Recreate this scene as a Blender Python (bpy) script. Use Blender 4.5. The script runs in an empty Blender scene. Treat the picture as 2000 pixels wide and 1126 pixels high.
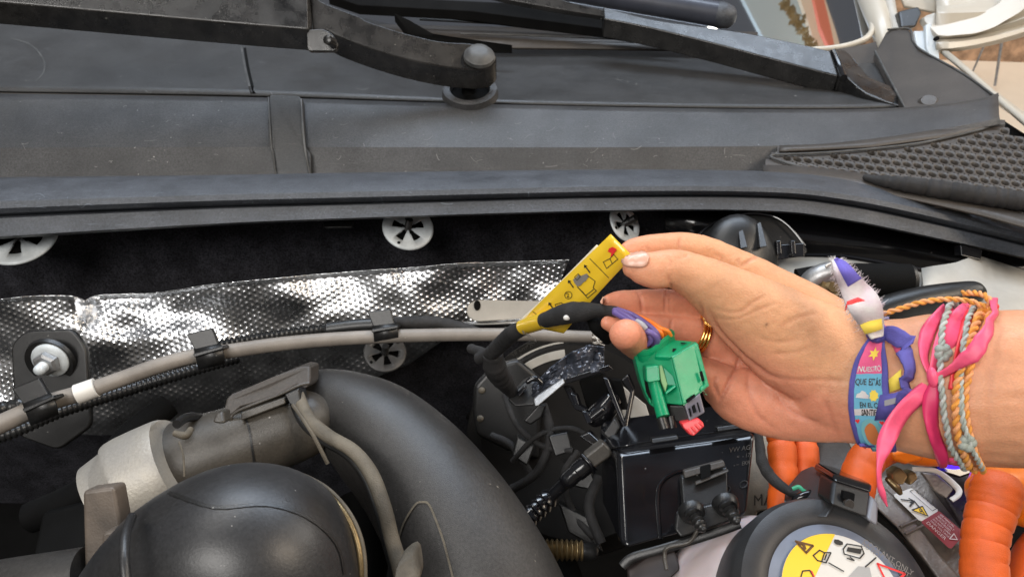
import bpy, bmesh, math, random
import numpy as np
from mathutils import Vector, Matrix, noise
from mathutils.bvhtree import BVHTree
random.seed(7)
scn = bpy.context.scene
COL = scn.collection
# ---------------------------------------------------------------- camera, world, lights, exposure
FPX, CX, CY = 1500.0, 1000.0, 563.0
PITCH = math.radians(38)
CAM = Vector((0, 0, 0.33))
cd = bpy.data.cameras.new('camera'); cam = bpy.data.objects.new('camera', cd); COL.objects.link(cam)
cam.location = CAM; cam.rotation_euler = (math.radians(90) - PITCH, 0, 0)
cd.sensor_width = 36; cd.lens = 27; cd.clip_start = 0.01; cd.clip_end = 60
cd.dof.use_dof = True; cd.dof.focus_distance = 0.43; cd.dof.aperture_fstop = 22
scn.camera = cam
world = bpy.data.worlds.new("World"); scn.world = world; world.use_nodes = True
wn = world.node_tree; bg = wn.nodes['Background']
tc = wn.nodes.new('ShaderNodeTexCoord'); sp = wn.nodes.new('ShaderNodeSeparateXYZ'); rp = wn.nodes.new('ShaderNodeValToRGB')
mp = wn.nodes.new('ShaderNodeMapRange'); mp.inputs[1].default_value = -1; mp.inputs[2].default_value = 1
wn.links.new(tc.outputs['Generated'], sp.inputs[0]); wn.links.new(sp.outputs['Z'], mp.inputs[0]); wn.links.new(mp.outputs[0], rp.inputs[0])
wn.links.new(rp.outputs[0], bg.inputs[0]); bg.inputs[1].default_value = 0.195
rp.color_ramp.elements[0].color = (0.35, 0.27, 0.2, 1); rp.color_ramp.elements[1].color = (0.55, 0.62, 0.78, 1)
e = rp.color_ramp.elements.new(0.5); e.color = (0.8, 0.72, 0.62, 1)
def area(name, loc, target, size, power, col, size_y=None):
    l = bpy.data.lights.new(name, 'AREA'); o = bpy.data.objects.new(name, l); COL.objects.link(o)
    l.energy = power; l.color = col; l.shape = 'RECTANGLE'; l.size = size; l.size_y = size_y or size
    o.location = loc; o.rotation_euler = (Vector(target) - Vector(loc)).to_track_quat('-Z', 'Y').to_euler(); return o
area('daylight_opening', (-0.9, -1.2, 1.9), (0.1, 0.5, 0), 1.5, 41, (1.0, 0.965, 0.92), 1.0)
area('workshop_lamp', (1.5, -0.3, 1.5), (0.2, 0.4, -0.1), 0.6, 17, (1.0, 0.84, 0.66))
area('ceiling_tube', (-0.7, 0.9, 1.9), (-0.3, 0.5, -0.2), 1.5, 12, (1.0, 0.96, 0.9), 0.15)
area('roof_daylight', (0.1, 1.9, 2.2), (0.1, 0.6, 0), 2.6, 54, (0.72, 0.84, 1.0), 0.8)  # added cool area light, gives the front band its bluish reflection
area('yard_light', (3.9, 1.6, 2.4), (2.2, 2.6, 0), 1.6, 60, (1.0, 0.93, 0.83))
scn.view_settings.view_transform = 'Standard'; scn.view_settings.look = 'None'
scn.view_settings.exposure = 0.38; scn.view_settings.gamma = 1; scn.view_settings.use_curve_mapping = False
scn.render.engine = 'CYCLES'; scn.cycles.max_bounces = 6
# ---------------------------------------------------------------- points
_R = cam.rotation_euler.to_matrix()
def P(x, y, d): return CAM + _R @ Vector(((x-CX)*d/FPX, -(y-CY)*d/FPX, -d))
def W3(p): return p if isinstance(p, Vector) else P(p[0], p[1], p[2])
VX = _R @ Vector((1, 0, 0)); VY = _R @ Vector((0, -1, 0)); VZ = _R @ Vector((0, 0, -1))   # picture right, picture down, away from the lens
UP = Vector((0, 0, 1))
def spline(pts, sub=6):
    a = np.array([list(p) for p in pts], float); n = len(a); out = []
    if n < 3:
        return [tuple(a[0] + (a[-1]-a[0])*t/sub) for t in range(sub+1)]
    for i in range(n-1):
        p0, p1, p2, p3 = a[max(i-1, 0)], a[i], a[i+1], a[min(i+2, n-1)]
        for k in range(sub):
            t = k/sub
            out.append(tuple(0.5*((2*p1)+(-p0+p2)*t+(2*p0-5*p1+4*p2-p3)*t*t+(-p0+3*p1-3*p2+p3)*t**3)))
    out.append(tuple(a[-1])); return out
def interp(tab, x):
    return float(np.interp(x, [t[0] for t in tab], [t[1] for t in tab]))
def smooth_tab(tab, sub=6):
    return [(p[0], p[1]) for p in spline(tab, sub)]
def rnd(pts, r, k=4):
    """round the corners of a closed outline given as (x, y, d)"""
    out = []; n = len(pts)
    for i in range(n):
        a, b, c = (np.array(pts[(i+j) % n], float) for j in (-1, 0, 1))
        rr = r if not hasattr(r, '__len__') else r[i]
        la, lc = np.linalg.norm((a-b)[:2]), np.linalg.norm((c-b)[:2])
        q = min(rr, la*.45, lc*.45)
        s = b+(a-b)/max(la, 1e-6)*q; e_ = b+(c-b)/max(lc, 1e-6)*q
        for j in range(k+1):
            t = j/k; out.append(tuple(s*(1-t)**2+b*2*t*(1-t)+e_*t*t))
    return out
# ---------------------------------------------------------------- mesh builder
class Frame:
    """a flat drawing surface: origin, and two unit axes; u, v in metres, n lifts off"""
    def __init__(s, o, ux, uy, unit=1.0):
        s.o = W3(o); s.x = ux.normalized()*unit; y = uy - ux.normalized()*uy.dot(ux.normalized()); s.y = y.normalized()*unit
        s.n = s.x.cross(s.y).normalized()
        if s.n.dot(CAM-s.o) < 0: s.n = -s.n
    def __call__(s, u, v, n=0): return s.o + s.x*u + s.y*v + s.n*n
class Quad:
    """a drawing surface stretched over four corners (u, v from 0 to 1)"""
    def __init__(s, a, b, c, d):
        s.c = [W3(p) for p in (a, b, c, d)]; s.n = (s.c[1]-s.c[0]).cross(s.c[3]-s.c[0]).normalized()
        if s.n.dot(CAM-s.c[0]) < 0: s.n = -s.n
    def __call__(s, u, v, n=0):
        a, b, c, d = s.c; return a*(1-u)*(1-v)+b*u*(1-v)+c*u*v+d*(1-u)*v+s.n*n
class MB:
    def __init__(s): s.v = []; s.f = []
    def add(s, v, f):
        k = len(s.v); s.v += [Vector(p) for p in v]; s.f += [tuple(i+k for i in q) for q in f]; return s
    def rings(s, rings, closed=True, caps=True):
        n = len(rings[0]); v = [p for r in rings for p in r]; f = []
        for i in range(len(rings)-1):
            for j in range(n if closed else n-1):
                j2 = (j+1) % n; f.append((i*n+j, i*n+j2, (i+1)*n+j2, (i+1)*n+j))
        if caps and closed:
            f.append(tuple(range(n))[::-1]); f.append(tuple((len(rings)-1)*n+j for j in range(n)))
        return s.add(v, f)
    def tube(s, pts, n=16, sub=6, corr=None, caps=True, world=False, wob=0, flat=1.0, rnd_end=False):
        q = spline(pts, sub) if sub > 1 else [tuple(map(float, p)) for p in pts]
        if world: c = [Vector(p[:3]) for p in q]; r = [p[3] for p in q]
        else: c = [P(*p[:3]) for p in q]; r = [p[3]*p[2]/FPX for p in q]
        fl = [p[4] if len(p) > 4 else flat for p in q]
        if corr or wob:
            L = [0]
            for i in range(1, len(c)): L.append(L[-1]+(c[i]-c[i-1]).length)
            step = (corr[0]/6 if corr else .0015); m = max(2, int(L[-1]/step))
            C = np.array(c); t = np.linspace(0, L[-1], m+1)
            c = [Vector((np.interp(x, L, C[:, 0]), np.interp(x, L, C[:, 1]), np.interp(x, L, C[:, 2]))) for x in t]
            r = [float(np.interp(x, L, r)) for x in t]; fl = [float(np.interp(x, L, fl)) for x in t]
            if corr:
                r = [a+corr[1]*(abs(((x/corr[0]) % 1)*2-1)**.7*2-1) if (len(corr) < 3 or corr[2] == 'r') else a-corr[1]*max(0, 1-6*min((x/corr[0]) % 1, 1-(x/corr[0]) % 1)) for a, x in zip(r, t)]
            if wob: r = [a*(1+wob*(noise.noise(Vector((x*220, a*40, 3)))+.5*noise.noise(Vector((x*700, 2, a*30))))) for a, x in zip(r, t)]
        if rnd_end:
            T0 = (c[0]-c[1]).normalized(); T1 = (c[-1]-c[-2]).normalized(); a, b = r[0], r[-1]
            pre = [(c[0]+T0*a*math.sin(u)*.8, a*math.cos(u)) for u in (1.5, 1.2, .8, .4)]
            post = [(c[-1]+T1*b*math.sin(u)*.8, b*math.cos(u)) for u in (.4, .8, 1.2, 1.5)]
            c = [p[0] for p in pre]+c+[p[0] for p in post]; r = [p[1] for p in pre]+r+[p[1] for p in post]; fl = [fl[0]]*4+fl+[fl[-1]]*4
        rings = []
        for i in range(len(c)):
            t_ = (c[min(i+1, len(c)-1)]-c[max(i-1, 0)]).normalized()
            vz = (c[i]-CAM).normalized()
            if i == 0:
                a = t_.cross(vz)
                if a.length < .15: a = t_.cross(UP)
                a.normalize()
            else:
                a = prev - t_*prev.dot(t_); a.normalize()
            prev = a
            b = t_.cross(a).normalized()
            rings.append([c[i]+a*r[i]*math.cos(2*math.pi*j/n)+b*r[i]*fl[i]*math.sin(2*math.pi*j/n) for j in range(n)])
        s.last = rings
        return s.rings(rings, True, caps)
    def lathe(s, o, axis, prof, n=40, ref=None, sx=1.0, a0=0, a1=2*math.pi):
        o = W3(o); ax = axis.normalized(); u = ax.cross(ref or VX)
        if u.length < .1: u = ax.cross(VY)
        u.normalize(); w = ax.cross(u).normalized()
        full = abs(a1-a0-2*math.pi) < 1e-6; m = n if full else n+1
        R = [[o+ax*h+u*r*math.cos(a0+(a1-a0)*j/n)+w*r*sx*math.sin(a0+(a1-a0)*j/n) for j in range(m)] for r, h in prof]
        return s.rings(R, full, full)
    def plate(s, pts, ext):
        f = [W3(p) for p in pts]; n = len(f); b = [p+(ext(p) if callable(ext) else ext) for p in f]
        F = [tuple(range(n)), tuple(range(2*n-1, n-1, -1))]+[(i, i+n, (i+1) % n+n, (i+1) % n) for i in range(n)]
        return s.add(f+b, F)
    def box(s, o, a, b, c):
        o = W3(o); v = [o+a*i+b*j+c*k for i in (-1, 1) for j in (-1, 1) for k in (-1, 1)]
        return s.add(v, [(0, 1, 3, 2), (4, 6, 7, 5), (0, 4, 5, 1), (2, 3, 7, 6), (0, 2, 6, 4), (1, 5, 7, 3)])
    def grid(s, rows): return s.rings([[W3(p) for p in r] for r in rows], False, False)
    def ball(s, o, a, b, c, n=20, m=12):
        o = W3(o)
        return s.rings([[o+a*math.sin(t)*math.cos(2*math.pi*j/n)+b*math.sin(t)*math.sin(2*math.pi*j/n)+c*math.cos(t) for j in range(n)] for t in [math.pi*(k+.02)/(m+.04) for k in range(m+1)]])
    # drawing on a surface
    def poly(s, F, pts, n=.0003): return s.add([F(u, v, n) for u, v in pts], [tuple(range(len(pts)))])
    def stroke(s, F, pts, w, n=.0004, close=False):
        if close: pts = list(pts)+[pts[0]]
        for (a, b), (c, d) in zip(pts[:-1], pts[1:]):
            L = math.hypot(c-a, d-b) or 1; x, y = -(d-b)/L*w/2, (c-a)/L*w/2; ex, ey = (c-a)/L*w*.3, (d-b)/L*w*.3
            s.add([F(a+x-ex, b+y-ey, n), F(c+x+ex, d+y+ey, n), F(c-x+ex, d-y+ey, n), F(a-x-ex, b-y-ey, n)], [(0, 1, 2, 3)])
        return s
    def text(s, F, txt, u, v, size, n=.0005, rot=0, sx=1.0, flipy=True, bold=0, align='LEFT'):
        cu = bpy.data.curves.new('t', 'FONT'); cu.body = txt; cu.size = size; cu.align_x = align; cu.resolution_u = 2; cu.offset = bold
        o = bpy.data.objects.new('t', cu); COL.objects.link(o)
        me = bpy.data.meshes.new_from_object(o.evaluated_get(bpy.context.evaluated_depsgraph_get()))
        c_, s_ = math.cos(rot), math.sin(rot); k = -1 if flipy else 1
        vs = []
        for q in me.vertices:
            x, y = q.co.x*sx, q.co.y*k; vs.append(F(u+x*c_-y*s_, v+x*s_+y*c_, n))
        s.add(vs, [tuple(p.vertices) for p in me.polygons])
        bpy.data.objects.remove(o); bpy.data.curves.remove(cu); bpy.data.meshes.remove(me); return s
    def build(s, name, mat, parent=None, bevel=0, merge=0, seg=2, sub=0, solid=0, sharp=40, flat=False, offset=-1, fix=True):
        org = ORG[parent.name] if parent else sum(s.v, Vector())/len(s.v)
        me = bpy.data.meshes.new(name); me.from_pydata([tuple(p-org) for p in s.v], [], s.f)
        if fix:
            bm = bmesh.new(); bm.from_mesh(me)
            if merge: bmesh.ops.remove_doubles(bm, verts=bm.verts, dist=merge)
            bmesh.ops.recalc_face_normals(bm, faces=bm.faces); bm.to_mesh(me); bm.free()
        me.validate(); me.materials.append(mat)
        o = bpy.data.objects.new(name, me); COL.objects.link(o); ORG[o.name] = org
        if parent: o.parent = parent
        else: o.location = org
        if not flat:
            me.shade_smooth()
            if not bevel: me.set_sharp_from_angle(angle=math.radians(sharp))
        if solid: m = o.modifiers.new('s', 'SOLIDIFY'); m.thickness = solid; m.offset = offset
        if bevel:
            m = o.modifiers.new('b', 'BEVEL'); m.width = bevel; m.segments = seg; m.limit_method = 'ANGLE'; m.angle_limit = math.radians(35); m.harden_normals = True
        if sub: m = o.modifiers.new('d', 'SUBSURF'); m.levels = m.render_levels = sub
        return o
ORG = {}
def tag(o, label, cat, group=None, kind=None):
    if label: o['label'] = label
    if cat: o['category'] = cat
    if group: o['group'] = group
    if kind: o['kind'] = kind
    return o
def thing(name, at, label, cat, group=None):
    o = bpy.data.objects.new(name, None); COL.objects.link(o); o.empty_display_size = .02; o.location = W3(at); ORG[o.name] = W3(at)
    return tag(o, label, cat, group)
def bvh_of(o):
    dg = bpy.context.evaluated_depsgraph_get(); dg.update()
    ev = o.evaluated_get(dg); me = ev.to_mesh(); org = ORG[o.name]
    t = BVHTree.FromPolygons([v.co+org for v in me.vertices], [tuple(p.vertices) for p in me.polygons]); ev.to_mesh_clear(); return t
def hit(tree, x, y, off=0.0, dflt=.36):
    """the point of a surface that a line of sight meets, lifted off along its normal"""
    d = (P(x, y, 1)-CAM).normalized(); loc, nor, i, dist = tree.ray_cast(CAM, d)
    if loc is None: return P(x, y, dflt), -d
    if nor.dot(d) > 0: nor = -nor
    return loc+nor*off, nor
def on_surface(mb, tree, pts, w, off=.0004, sub=4, dflt=.4):
    """a thin raised line laid on a surface"""
    q = spline(pts, sub); L = [hit(tree, p[0], p[1], off, dflt) for p in q]; rows = [[], []]
    for i, (p, n) in enumerate(L):
        t = (L[min(i+1, len(L)-1)][0]-L[max(i-1, 0)][0]).normalized(); sd = t.cross(n).normalized()
        rows[0].append(p-sd*w/2); rows[1].append(p+sd*w/2)
    return mb.grid(rows)
# ---------------------------------------------------------------- materials
def M(name, col, rough=.5, metal=0, bump=0, bscale=900, mottle=0, mscale=25, col2=None, dust=0, dscale=500, dcol=(.35, .34, .32), spec=.5,
      coat=0, sss=0, scratch=0, emit=None, alpha=1, detail=3, grain=0, rvar=0, vcol=None, stripe=None):
    m = bpy.data.materials.new(name); m.use_nodes = True; nt = m.node_tree; b = nt.nodes['Principled BSDF']; N = nt.nodes.new; L = nt.links.new
    b.inputs['Roughness'].default_value = rough; b.inputs['Metallic'].default_value = metal; b.inputs['Specular IOR Level'].default_value = spec
    b.inputs['Coat Weight'].default_value = coat; b.inputs['Coat Roughness'].default_value = .12
    tc = N('ShaderNodeTexCoord').outputs['Object']; cur = None
    def noi(scale, det=3, vec=None, r=.5):
        n = N('ShaderNodeTexNoise'); n.inputs['Scale'].default_value = scale; n.inputs['Detail'].default_value = det; n.inputs['Roughness'].default_value = r
        L(vec or tc, n.inputs['Vector']); return n.outputs['Fac']
    def ramp(fac, a, c, ca=(0, 0, 0, 1), cc=(1, 1, 1, 1)):
        r = N('ShaderNodeValToRGB'); L(fac, r.inputs[0]); r.color_ramp.elements[0].position = a; r.color_ramp.elements[1].position = c
        r.color_ramp.elements[0].color = ca; r.color_ramp.elements[1].color = cc; return r.outputs[0]
    def mix(f, a, c):
        n = N('ShaderNodeMix'); n.data_type = 'RGBA'
        for k, x in ((0, f), (6, a), (7, c)):
            if hasattr(x, 'links') or hasattr(x, 'is_linked'): L(x, n.inputs[k])
            elif k == 0: n.inputs[k].default_value = x
            else: n.inputs[k].default_value = (*x[:3], 1)
        return n.outputs[2]
    cur = tuple(col)
    if vcol:
        a = N('ShaderNodeAttribute'); a.attribute_name = vcol; cur = a.outputs['Color']
    if mottle or col2:
        c2 = col2 or tuple(min(1, c*(1+mottle)) for c in col); c1 = cur if vcol else (col if col2 else tuple(c*(1-mottle*.6) for c in col))
        cur = mix(ramp(noi(mscale, 5, r=.6), .38, .66), c1, c2)
    if grain:
        gm = N('ShaderNodeMapRange'); L(noi(620, 3, r=.65), gm.inputs[0]); gm.inputs[1].default_value = .3; gm.inputs[2].default_value = .7; gm.inputs[3].default_value = 1-grain; gm.inputs[4].default_value = 1+grain
        vm = N('ShaderNodeVectorMath'); vm.operation = 'SCALE'; L(gm.outputs[0], vm.inputs['Scale'])
        if isinstance(cur, tuple): vm.inputs[0].default_value = cur[:3]
        else: L(cur, vm.inputs[0])
        cur = vm.outputs[0]
    if stripe:
        w = N('ShaderNodeTexWave'); w.inputs['Scale'].default_value = stripe[0]; w.bands_direction = stripe[2] if len(stripe) > 2 else 'DIAGONAL'; L(tc, w.inputs['Vector'])
        cur = mix(ramp(w.outputs['Fac'], .45, .55), cur, stripe[1])
    if dust:
        f = ramp(noi(dscale*.8, 1), .80-.045*dust, .86-.04*dust); g = ramp(noi(38, 3), .45, .70)
        mm = N('ShaderNodeMath'); mm.operation = 'MULTIPLY'; L(f, mm.inputs[0]); L(g, mm.inputs[1])
        big = ramp(noi(dscale*.5, 1), .79, .82); ad = N('ShaderNodeMath'); ad.operation = 'MAXIMUM'; L(mm.outputs[0], ad.inputs[0]); L(big, ad.inputs[1])
        m2 = N('ShaderNodeMath'); m2.operation = 'MULTIPLY'; L(ad.outputs[0], m2.inputs[0]); m2.inputs[1].default_value = min(1, .5+dust*.3)
        cur = mix(m2.outputs[0], cur, dcol)
    if scratch:
        mpg = N('ShaderNodeMapping'); L(tc, mpg.inputs[0]); mpg.inputs['Scale'].default_value = (14, 160, 160); mpg.inputs['Rotation'].default_value = (.2, .1, .25)
        f = ramp(noi(3, 4, mpg.outputs[0], .7), .60, .75); ms = N('ShaderNodeMath'); ms.operation = 'MULTIPLY'; L(f, ms.inputs[0]); ms.inputs[1].default_value = scratch
        cur = mix(ms.outputs[0], cur, dcol)
    if isinstance(cur, tuple): b.inputs['Base Color'].default_value = (*cur[:3], 1)
    else: L(cur, b.inputs['Base Color'])
    if rvar:
        mr = N('ShaderNodeMapRange'); L(noi(mscale*1.7, 4), mr.inputs[0]); mr.inputs[1].default_value = .3; mr.inputs[2].default_value = .7
        mr.inputs[3].default_value = max(.02, rough-rvar); mr.inputs[4].default_value = min(1, rough+rvar); L(mr.outputs[0], b.inputs['Roughness'])
    if bump:
        bp = N('ShaderNodeBump'); bp.inputs['Strength'].default_value = min(1, bump); bp.inputs['Distance'].default_value = .0006*max(1, bump)
        L(noi(bscale, detail), bp.inputs['Height']); L(bp.outputs[0], b.inputs['Normal'])
    if sss:
        b.inputs['Subsurface Weight'].default_value = sss; b.inputs['Subsurface Radius'].default_value = (1, .35, .2); b.inputs['Subsurface Scale'].default_value = .004
    if emit: b.inputs['Emission Color'].default_value = (*emit[:3], 1); b.inputs['Emission Strength'].default_value = emit[3]
    return m
K = dict(
 cowl=M('cowl_plastic', (.026, .026, .026), .44, grain=.4, bump=.35, bscale=2600, mottle=.22, mscale=14, dust=.9, dscale=420, scratch=.12, rvar=.08),
 cowl2=M('cowl_band_plastic', (.032, .032, .033), .40, grain=.5, bump=.55, bscale=2200, mottle=.35, mscale=18, dust=1.0, dscale=520, scratch=.10, rvar=.07),
 trim=M('warm_trim_plastic', (.048, .041, .035), .48, grain=.25, bump=.2, bscale=3000, mottle=.2),
 rubber=M('seal_rubber', (.046, .051, .060), .46, grain=.4, bump=.5, bscale=1500, mottle=.22, mscale=30, dust=1.0, dscale=700, scratch=.3, dcol=(.22, .25, .3), rvar=.1),
 gloss=M('glossy_black', (.006, .006, .007), .16, mottle=.3, dust=.4, dscale=300, coat=.3, rvar=.05),
 arm=M('wiper_paint', (.013, .0125, .012), .29, coat=.15, grain=.4, bump=.25, bscale=1800, mottle=.8, mscale=40, dust=1.2, dscale=600, dcol=(.28, .27, .25), rvar=.12),
 armd=M('cap_plastic', (.06, .06, .058), .5, bump=.3, bscale=1200, mottle=.5, mscale=60),
 dark=M('black_plastic', (.011, .011, .011), .36, grain=.3, bump=.2, bscale=1500, mottle=.5, dust=.4),
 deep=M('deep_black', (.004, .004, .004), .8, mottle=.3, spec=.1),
 felt=M('felt', (.020, .020, .024), .95, bump=1.0, bscale=2600, mottle=.5, mscale=40, grain=.8, dust=2.6, dscale=700, dcol=(.06, .062, .07), spec=.15),
 foil=M('foil', (.86, .88, .91), .30, 1, bump=.3, bscale=1200, rvar=.06),
 washer=M('galvanised_steel', (.52, .56, .58), .5, .15, bump=.3, bscale=1500, mottle=.25, mscale=60),
 steel=M('dull_steel', (.32, .32, .32), .42, .75, bump=.2, bscale=900, mottle=.3, mscale=90),
 hose=M('grey_hose', (.205, .182, .158), .5, bump=.35, bscale=1700, mottle=.25, mscale=30, dust=.8, dcol=(.4, .38, .34)),
 white=M('white_band', (.62, .60, .56), .5, mottle=.15),
 ribbed=M('ribbed_plastic', (.016, .016, .016), .3, mottle=.4),
 tape=M('cloth_tape', (.017, .016, .016), .75, bump=1.0, bscale=1800, mottle=.6, mscale=90),
 duct=M('duct_plastic', (.030, .028, .026), .40, grain=.35, bump=.3, bscale=2200, mottle=.3, mscale=12, dust=.8, dscale=650, dcol=(.2, .18, .15), rvar=.05),
 ductr=M('dusty_rib', (.10, .085, .062), .7, bump=.5, bscale=1400, mottle=.5, mscale=50),
 sleeve=M('sleeve_plastic', (.050, .044, .036), .40, grain=.2, bump=.3, bscale=1300, mottle=.2, mscale=25, dust=.8),
 alu=M('cast_aluminium', (.29, .275, .25), .5, .35, grain=.08, bump=.35, bscale=700, mottle=.2, mscale=35, col2=(.34, .315, .27)),
 dome=M('hose_rubber', (.020, .020, .021), .40, grain=.3, dust=.2, dscale=900, bump=.12, bscale=900, mottle=.4, mscale=14, rvar=.05),
 brass=M('oily_metal', (.22, .16, .08), .38, .7, mottle=.6, mscale=70, bump=.3),
 strap=M('brown_bracket', (.085, .068, .054), .45, bump=.2, mottle=.4, mscale=60),
 green=M('green_nylon', (.0, .235, .095), .33, grain=.06, bump=.15, bscale=1500, mottle=.12, mscale=60, rvar=.05),
 red=M('red_nylon', (.62, .035, .04), .4, mottle=.2),
 yellow=M('yellow_tag', (.86, .56, .03), .28, mottle=.08, coat=.35),
 tagw=M('tag_back', (.75, .68, .55), .5),
 ink=M('ink', (.02, .018, .015), .6), inkgrey=M('ink_grey', (.22, .2, .18), .6), inkred=M('ink_red', (.75, .03, .03), .5),
 label=M('paper_label', (.62, .60, .55), .55, mottle=.08), labeld=M('dusty_label', (.36, .34, .30), .6, mottle=.1),
 redlabel=M('red_label', (.23, .02, .025), .5, mottle=.15), inkw=M('ink_white', (.6, .5, .48), .6),
 yellowp=M('yellow_print', (.85, .55, .03), .4),
 orange=M('orange_sleeve', (.72, .112, .012), .42, bump=.6, bscale=1800, mottle=.25, mscale=25),
 orange2=M('orange_connector', (.80, .18, .008), .38, mottle=.15, mscale=25, coat=.1),
 purple=M('purple_wire', (.13, .09, .27), .4), owire=M('orange_wire', (.8, .2, .02), .4), gwire=M('green_wire', (.05, .35, .2), .5), grwire=M('grey_wire', (.3, .3, .32), .5),
 lilac=M('reservoir_plastic', (.50, .42, .42), .4, mottle=.08, sss=.2),
 cap=M('cap_ring_plastic', (.030, .030, .031), .45, bump=.2, bscale=1200, mottle=.4), capb=M('cap_trough', (.16, .19, .25), .4, mottle=.2),
 plate=M('metal_casting', (.17, .145, .125), .42, .55, bump=.5, bscale=500, mottle=.4, mscale=40, rvar=.08),
 body=M('primer_paint', (.46, .42, .35), .38, mottle=.06, mscale=8, coat=.2), bodyw=M('white_paint', (.5, .54, .56), .35, mottle=.06), bodyg=M('grey_paint', (.38, .36, .32), .5, mottle=.15, bump=.2),
 skin=M('skin', (.6, .33, .22), .46, spec=.38, bump=.42, bscale=1100, grain=.05, rvar=.08, mscale=60, sss=.15, vcol='skin', mottle=0),
 nail=M('nail', (.60, .34, .245), .35, coat=.2), gold=M('gold', (.85, .5, .14), .2, 1),
 rib=M('pink_ribbon', (.80, .09, .19), .45, bump=.5, bscale=160, mottle=.18, mscale=120), rib2=M('red_ribbon', (.75, .04, .05), .45, mottle=.2),
 strapb=M('printed_band_edge', (.10, .09, .36), .75, bump=.8, bscale=2500, mottle=.2), strapp=M('printed_band_pink', (.72, .10, .24), .75, bump=.5, bscale=2500),
 strapc=M('printed_band_blue', (.14, .42, .58), .75, bump=.5, bscale=2500), strapw=M('band_white', (.72, .70, .68), .85, bump=1, bscale=2500, col2=(.62, .5, .55), mscale=90), strapy=M('band_yellow', (.8, .6, .08), .8),
 cordo=M('orange_cord', (.72, .30, .05), .7, bump=.8, bscale=3000, mottle=.3, mscale=200), cordo2=M('pale_orange_cord', (.82, .38, .16), .7, bump=.8, bscale=3000), cordg=M('grey_green_cord', (.34, .38, .34), .7, bump=.8, bscale=3000),
 cordg2=M('pale_cord', (.5, .53, .5), .7, bump=.8, bscale=3000),
 ground=M('pale_ground', (.72, .60, .46), .7, bump=.3, bscale=60, mottle=.08, mscale=3), wall=M('rough_wall', (.38, .24, .15), .85, bump=1, bscale=60, mottle=.5, mscale=25),
 led=M('blue_light', (.02, .0, .4), .3, emit=(.03, .01, 1.0, 3.5)),
 film=M('crumpled_film', (.08, .09, .115), .22, .5, bump=.5, bscale=70, mottle=.6, mscale=60),
)
gl = M('windshield_glass', (.012, .011, .008), .05, spec=.5); K['glass'] = gl
nt = gl.node_tree; pr = nt.nodes['Principled BSDF']; g = nt.nodes.new('ShaderNodeBsdfGlossy'); g.inputs['Roughness'].default_value = .02; g.inputs['Color'].default_value = (.9, .92, .95, 1)
mx = nt.nodes.new('ShaderNodeMixShader'); mx.inputs[0].default_value = .4
nt.links.new(pr.outputs[0], mx.inputs[1]); nt.links.new(g.outputs[0], mx.inputs[2]); nt.links.new(mx.outputs[0], nt.nodes['Material Output'].inputs[0])
# ================================================================ the setting
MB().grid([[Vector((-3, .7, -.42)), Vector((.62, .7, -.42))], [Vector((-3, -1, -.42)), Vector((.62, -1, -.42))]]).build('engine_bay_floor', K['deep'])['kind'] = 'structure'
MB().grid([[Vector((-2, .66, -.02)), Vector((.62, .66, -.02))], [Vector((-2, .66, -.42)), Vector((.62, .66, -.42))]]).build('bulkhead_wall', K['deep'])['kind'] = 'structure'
g = MB().grid([[Vector((x, y, -.75)) for x in (.3, 9)] for y in (9, .2)]).build('ground', K['ground']); g['kind'] = 'structure'
wq = [P(3600, 160, 2.62), P(1700, 122, 2.86)]; w = MB().plate([wq[1]+UP*2, wq[0]+UP*2, wq[0]-UP*.1, wq[1]-UP*.1], Vector((0, .2, 0))).build('rough_wall', K['wall'])
w['kind'] = 'structure'
t = thing('tripod_stand', (1930, 60, 2.7), 'thin metal stand on the pale floor behind the car, seen top right', 'stand')
MB().tube([(1935, 60, 2.62, 2.2), (1899, 142, 2.68, 1.8)], sub=2, n=8).build('leg', K['steel'], t)
MB().tube([(1960, 60, 2.55, 3), (1943, 168, 2.6, 2.4)], sub=2, n=8).build('leg', K['steel'], t)
MB().tube([(1935, 60, 2.62, 2.5), (1960, 60, 2.55, 2.5)], sub=2, n=8).build('crossbar', K['steel'], t)

# ================================================================ cowl panel
xs = list(range(-150, 1951, 50))
RIDGE = smooth_tab([(-150, 184), (0, 187), (500, 195), (900, 207), (1300, 216), (1600, 219), (1750, 216), (1850, 208), (1920, 197), (1950, 187)])
FOLD = smooth_tab([(-150, 292), (500, 290), (1000, 291), (1300, 290), (1600, 285), (1800, 262), (1900, 245), (1950, 235)])
BACK = smooth_tab([(-150, -40), (300, -20), (600, 20), (800, 60), (930, 90), (1200, 92), (1640, 97), (1760, 90), (1950, 120)])
cowl = thing('cowl_panel', (900, 190, .75), 'long black plastic cowl panel below the windshield with ridged front band', 'cowl panel')
def dR(x): return .745
rows = []
for k, (f, dd) in enumerate([(0, .99), (.35, .92), (.7, .85), (.93, .80), (.985, .792)]):
    X = [-150+(1840+f*245)*i/41 for i in range(42)]; rows.append([(x, interp(BACK, x)*(1-f)+(interp(RIDGE, x)-2)*f, dd+.02*math.sin(x*.004)*(1-f)) for x in X])
MB().grid(rows).build('upper_surface', K['cowl'], cowl, solid=.003)
def band(y0, y1, dd, mat, name, xa=-150, xb=1950, arch=.004):
    rows = []
    X = [xa+(xb-xa)*i/60 for i in range(61)]
    for i in range(9):
        f = i/8; rows.append([(x, interp(y0, x)*(1-f)+interp(y1, x)*f, dd[0]*(1-f)+dd[1]*f-arch*math.sin(math.pi*f)) for x in X])
    return MB().grid(rows).build(name, mat, cowl, solid=.003)
rows = []; X = [-150+2100*i/90 for i in range(91)]
LOWX = [(x, y+14) for x, y in smooth_tab([(-150, 350), (0, 346), (400, 342), (700, 337), (1200, 331), (1440, 333), (1508, 334)])]+[(1530, 301), (1600, 297), (1800, 272), (1950, 246)]
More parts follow.
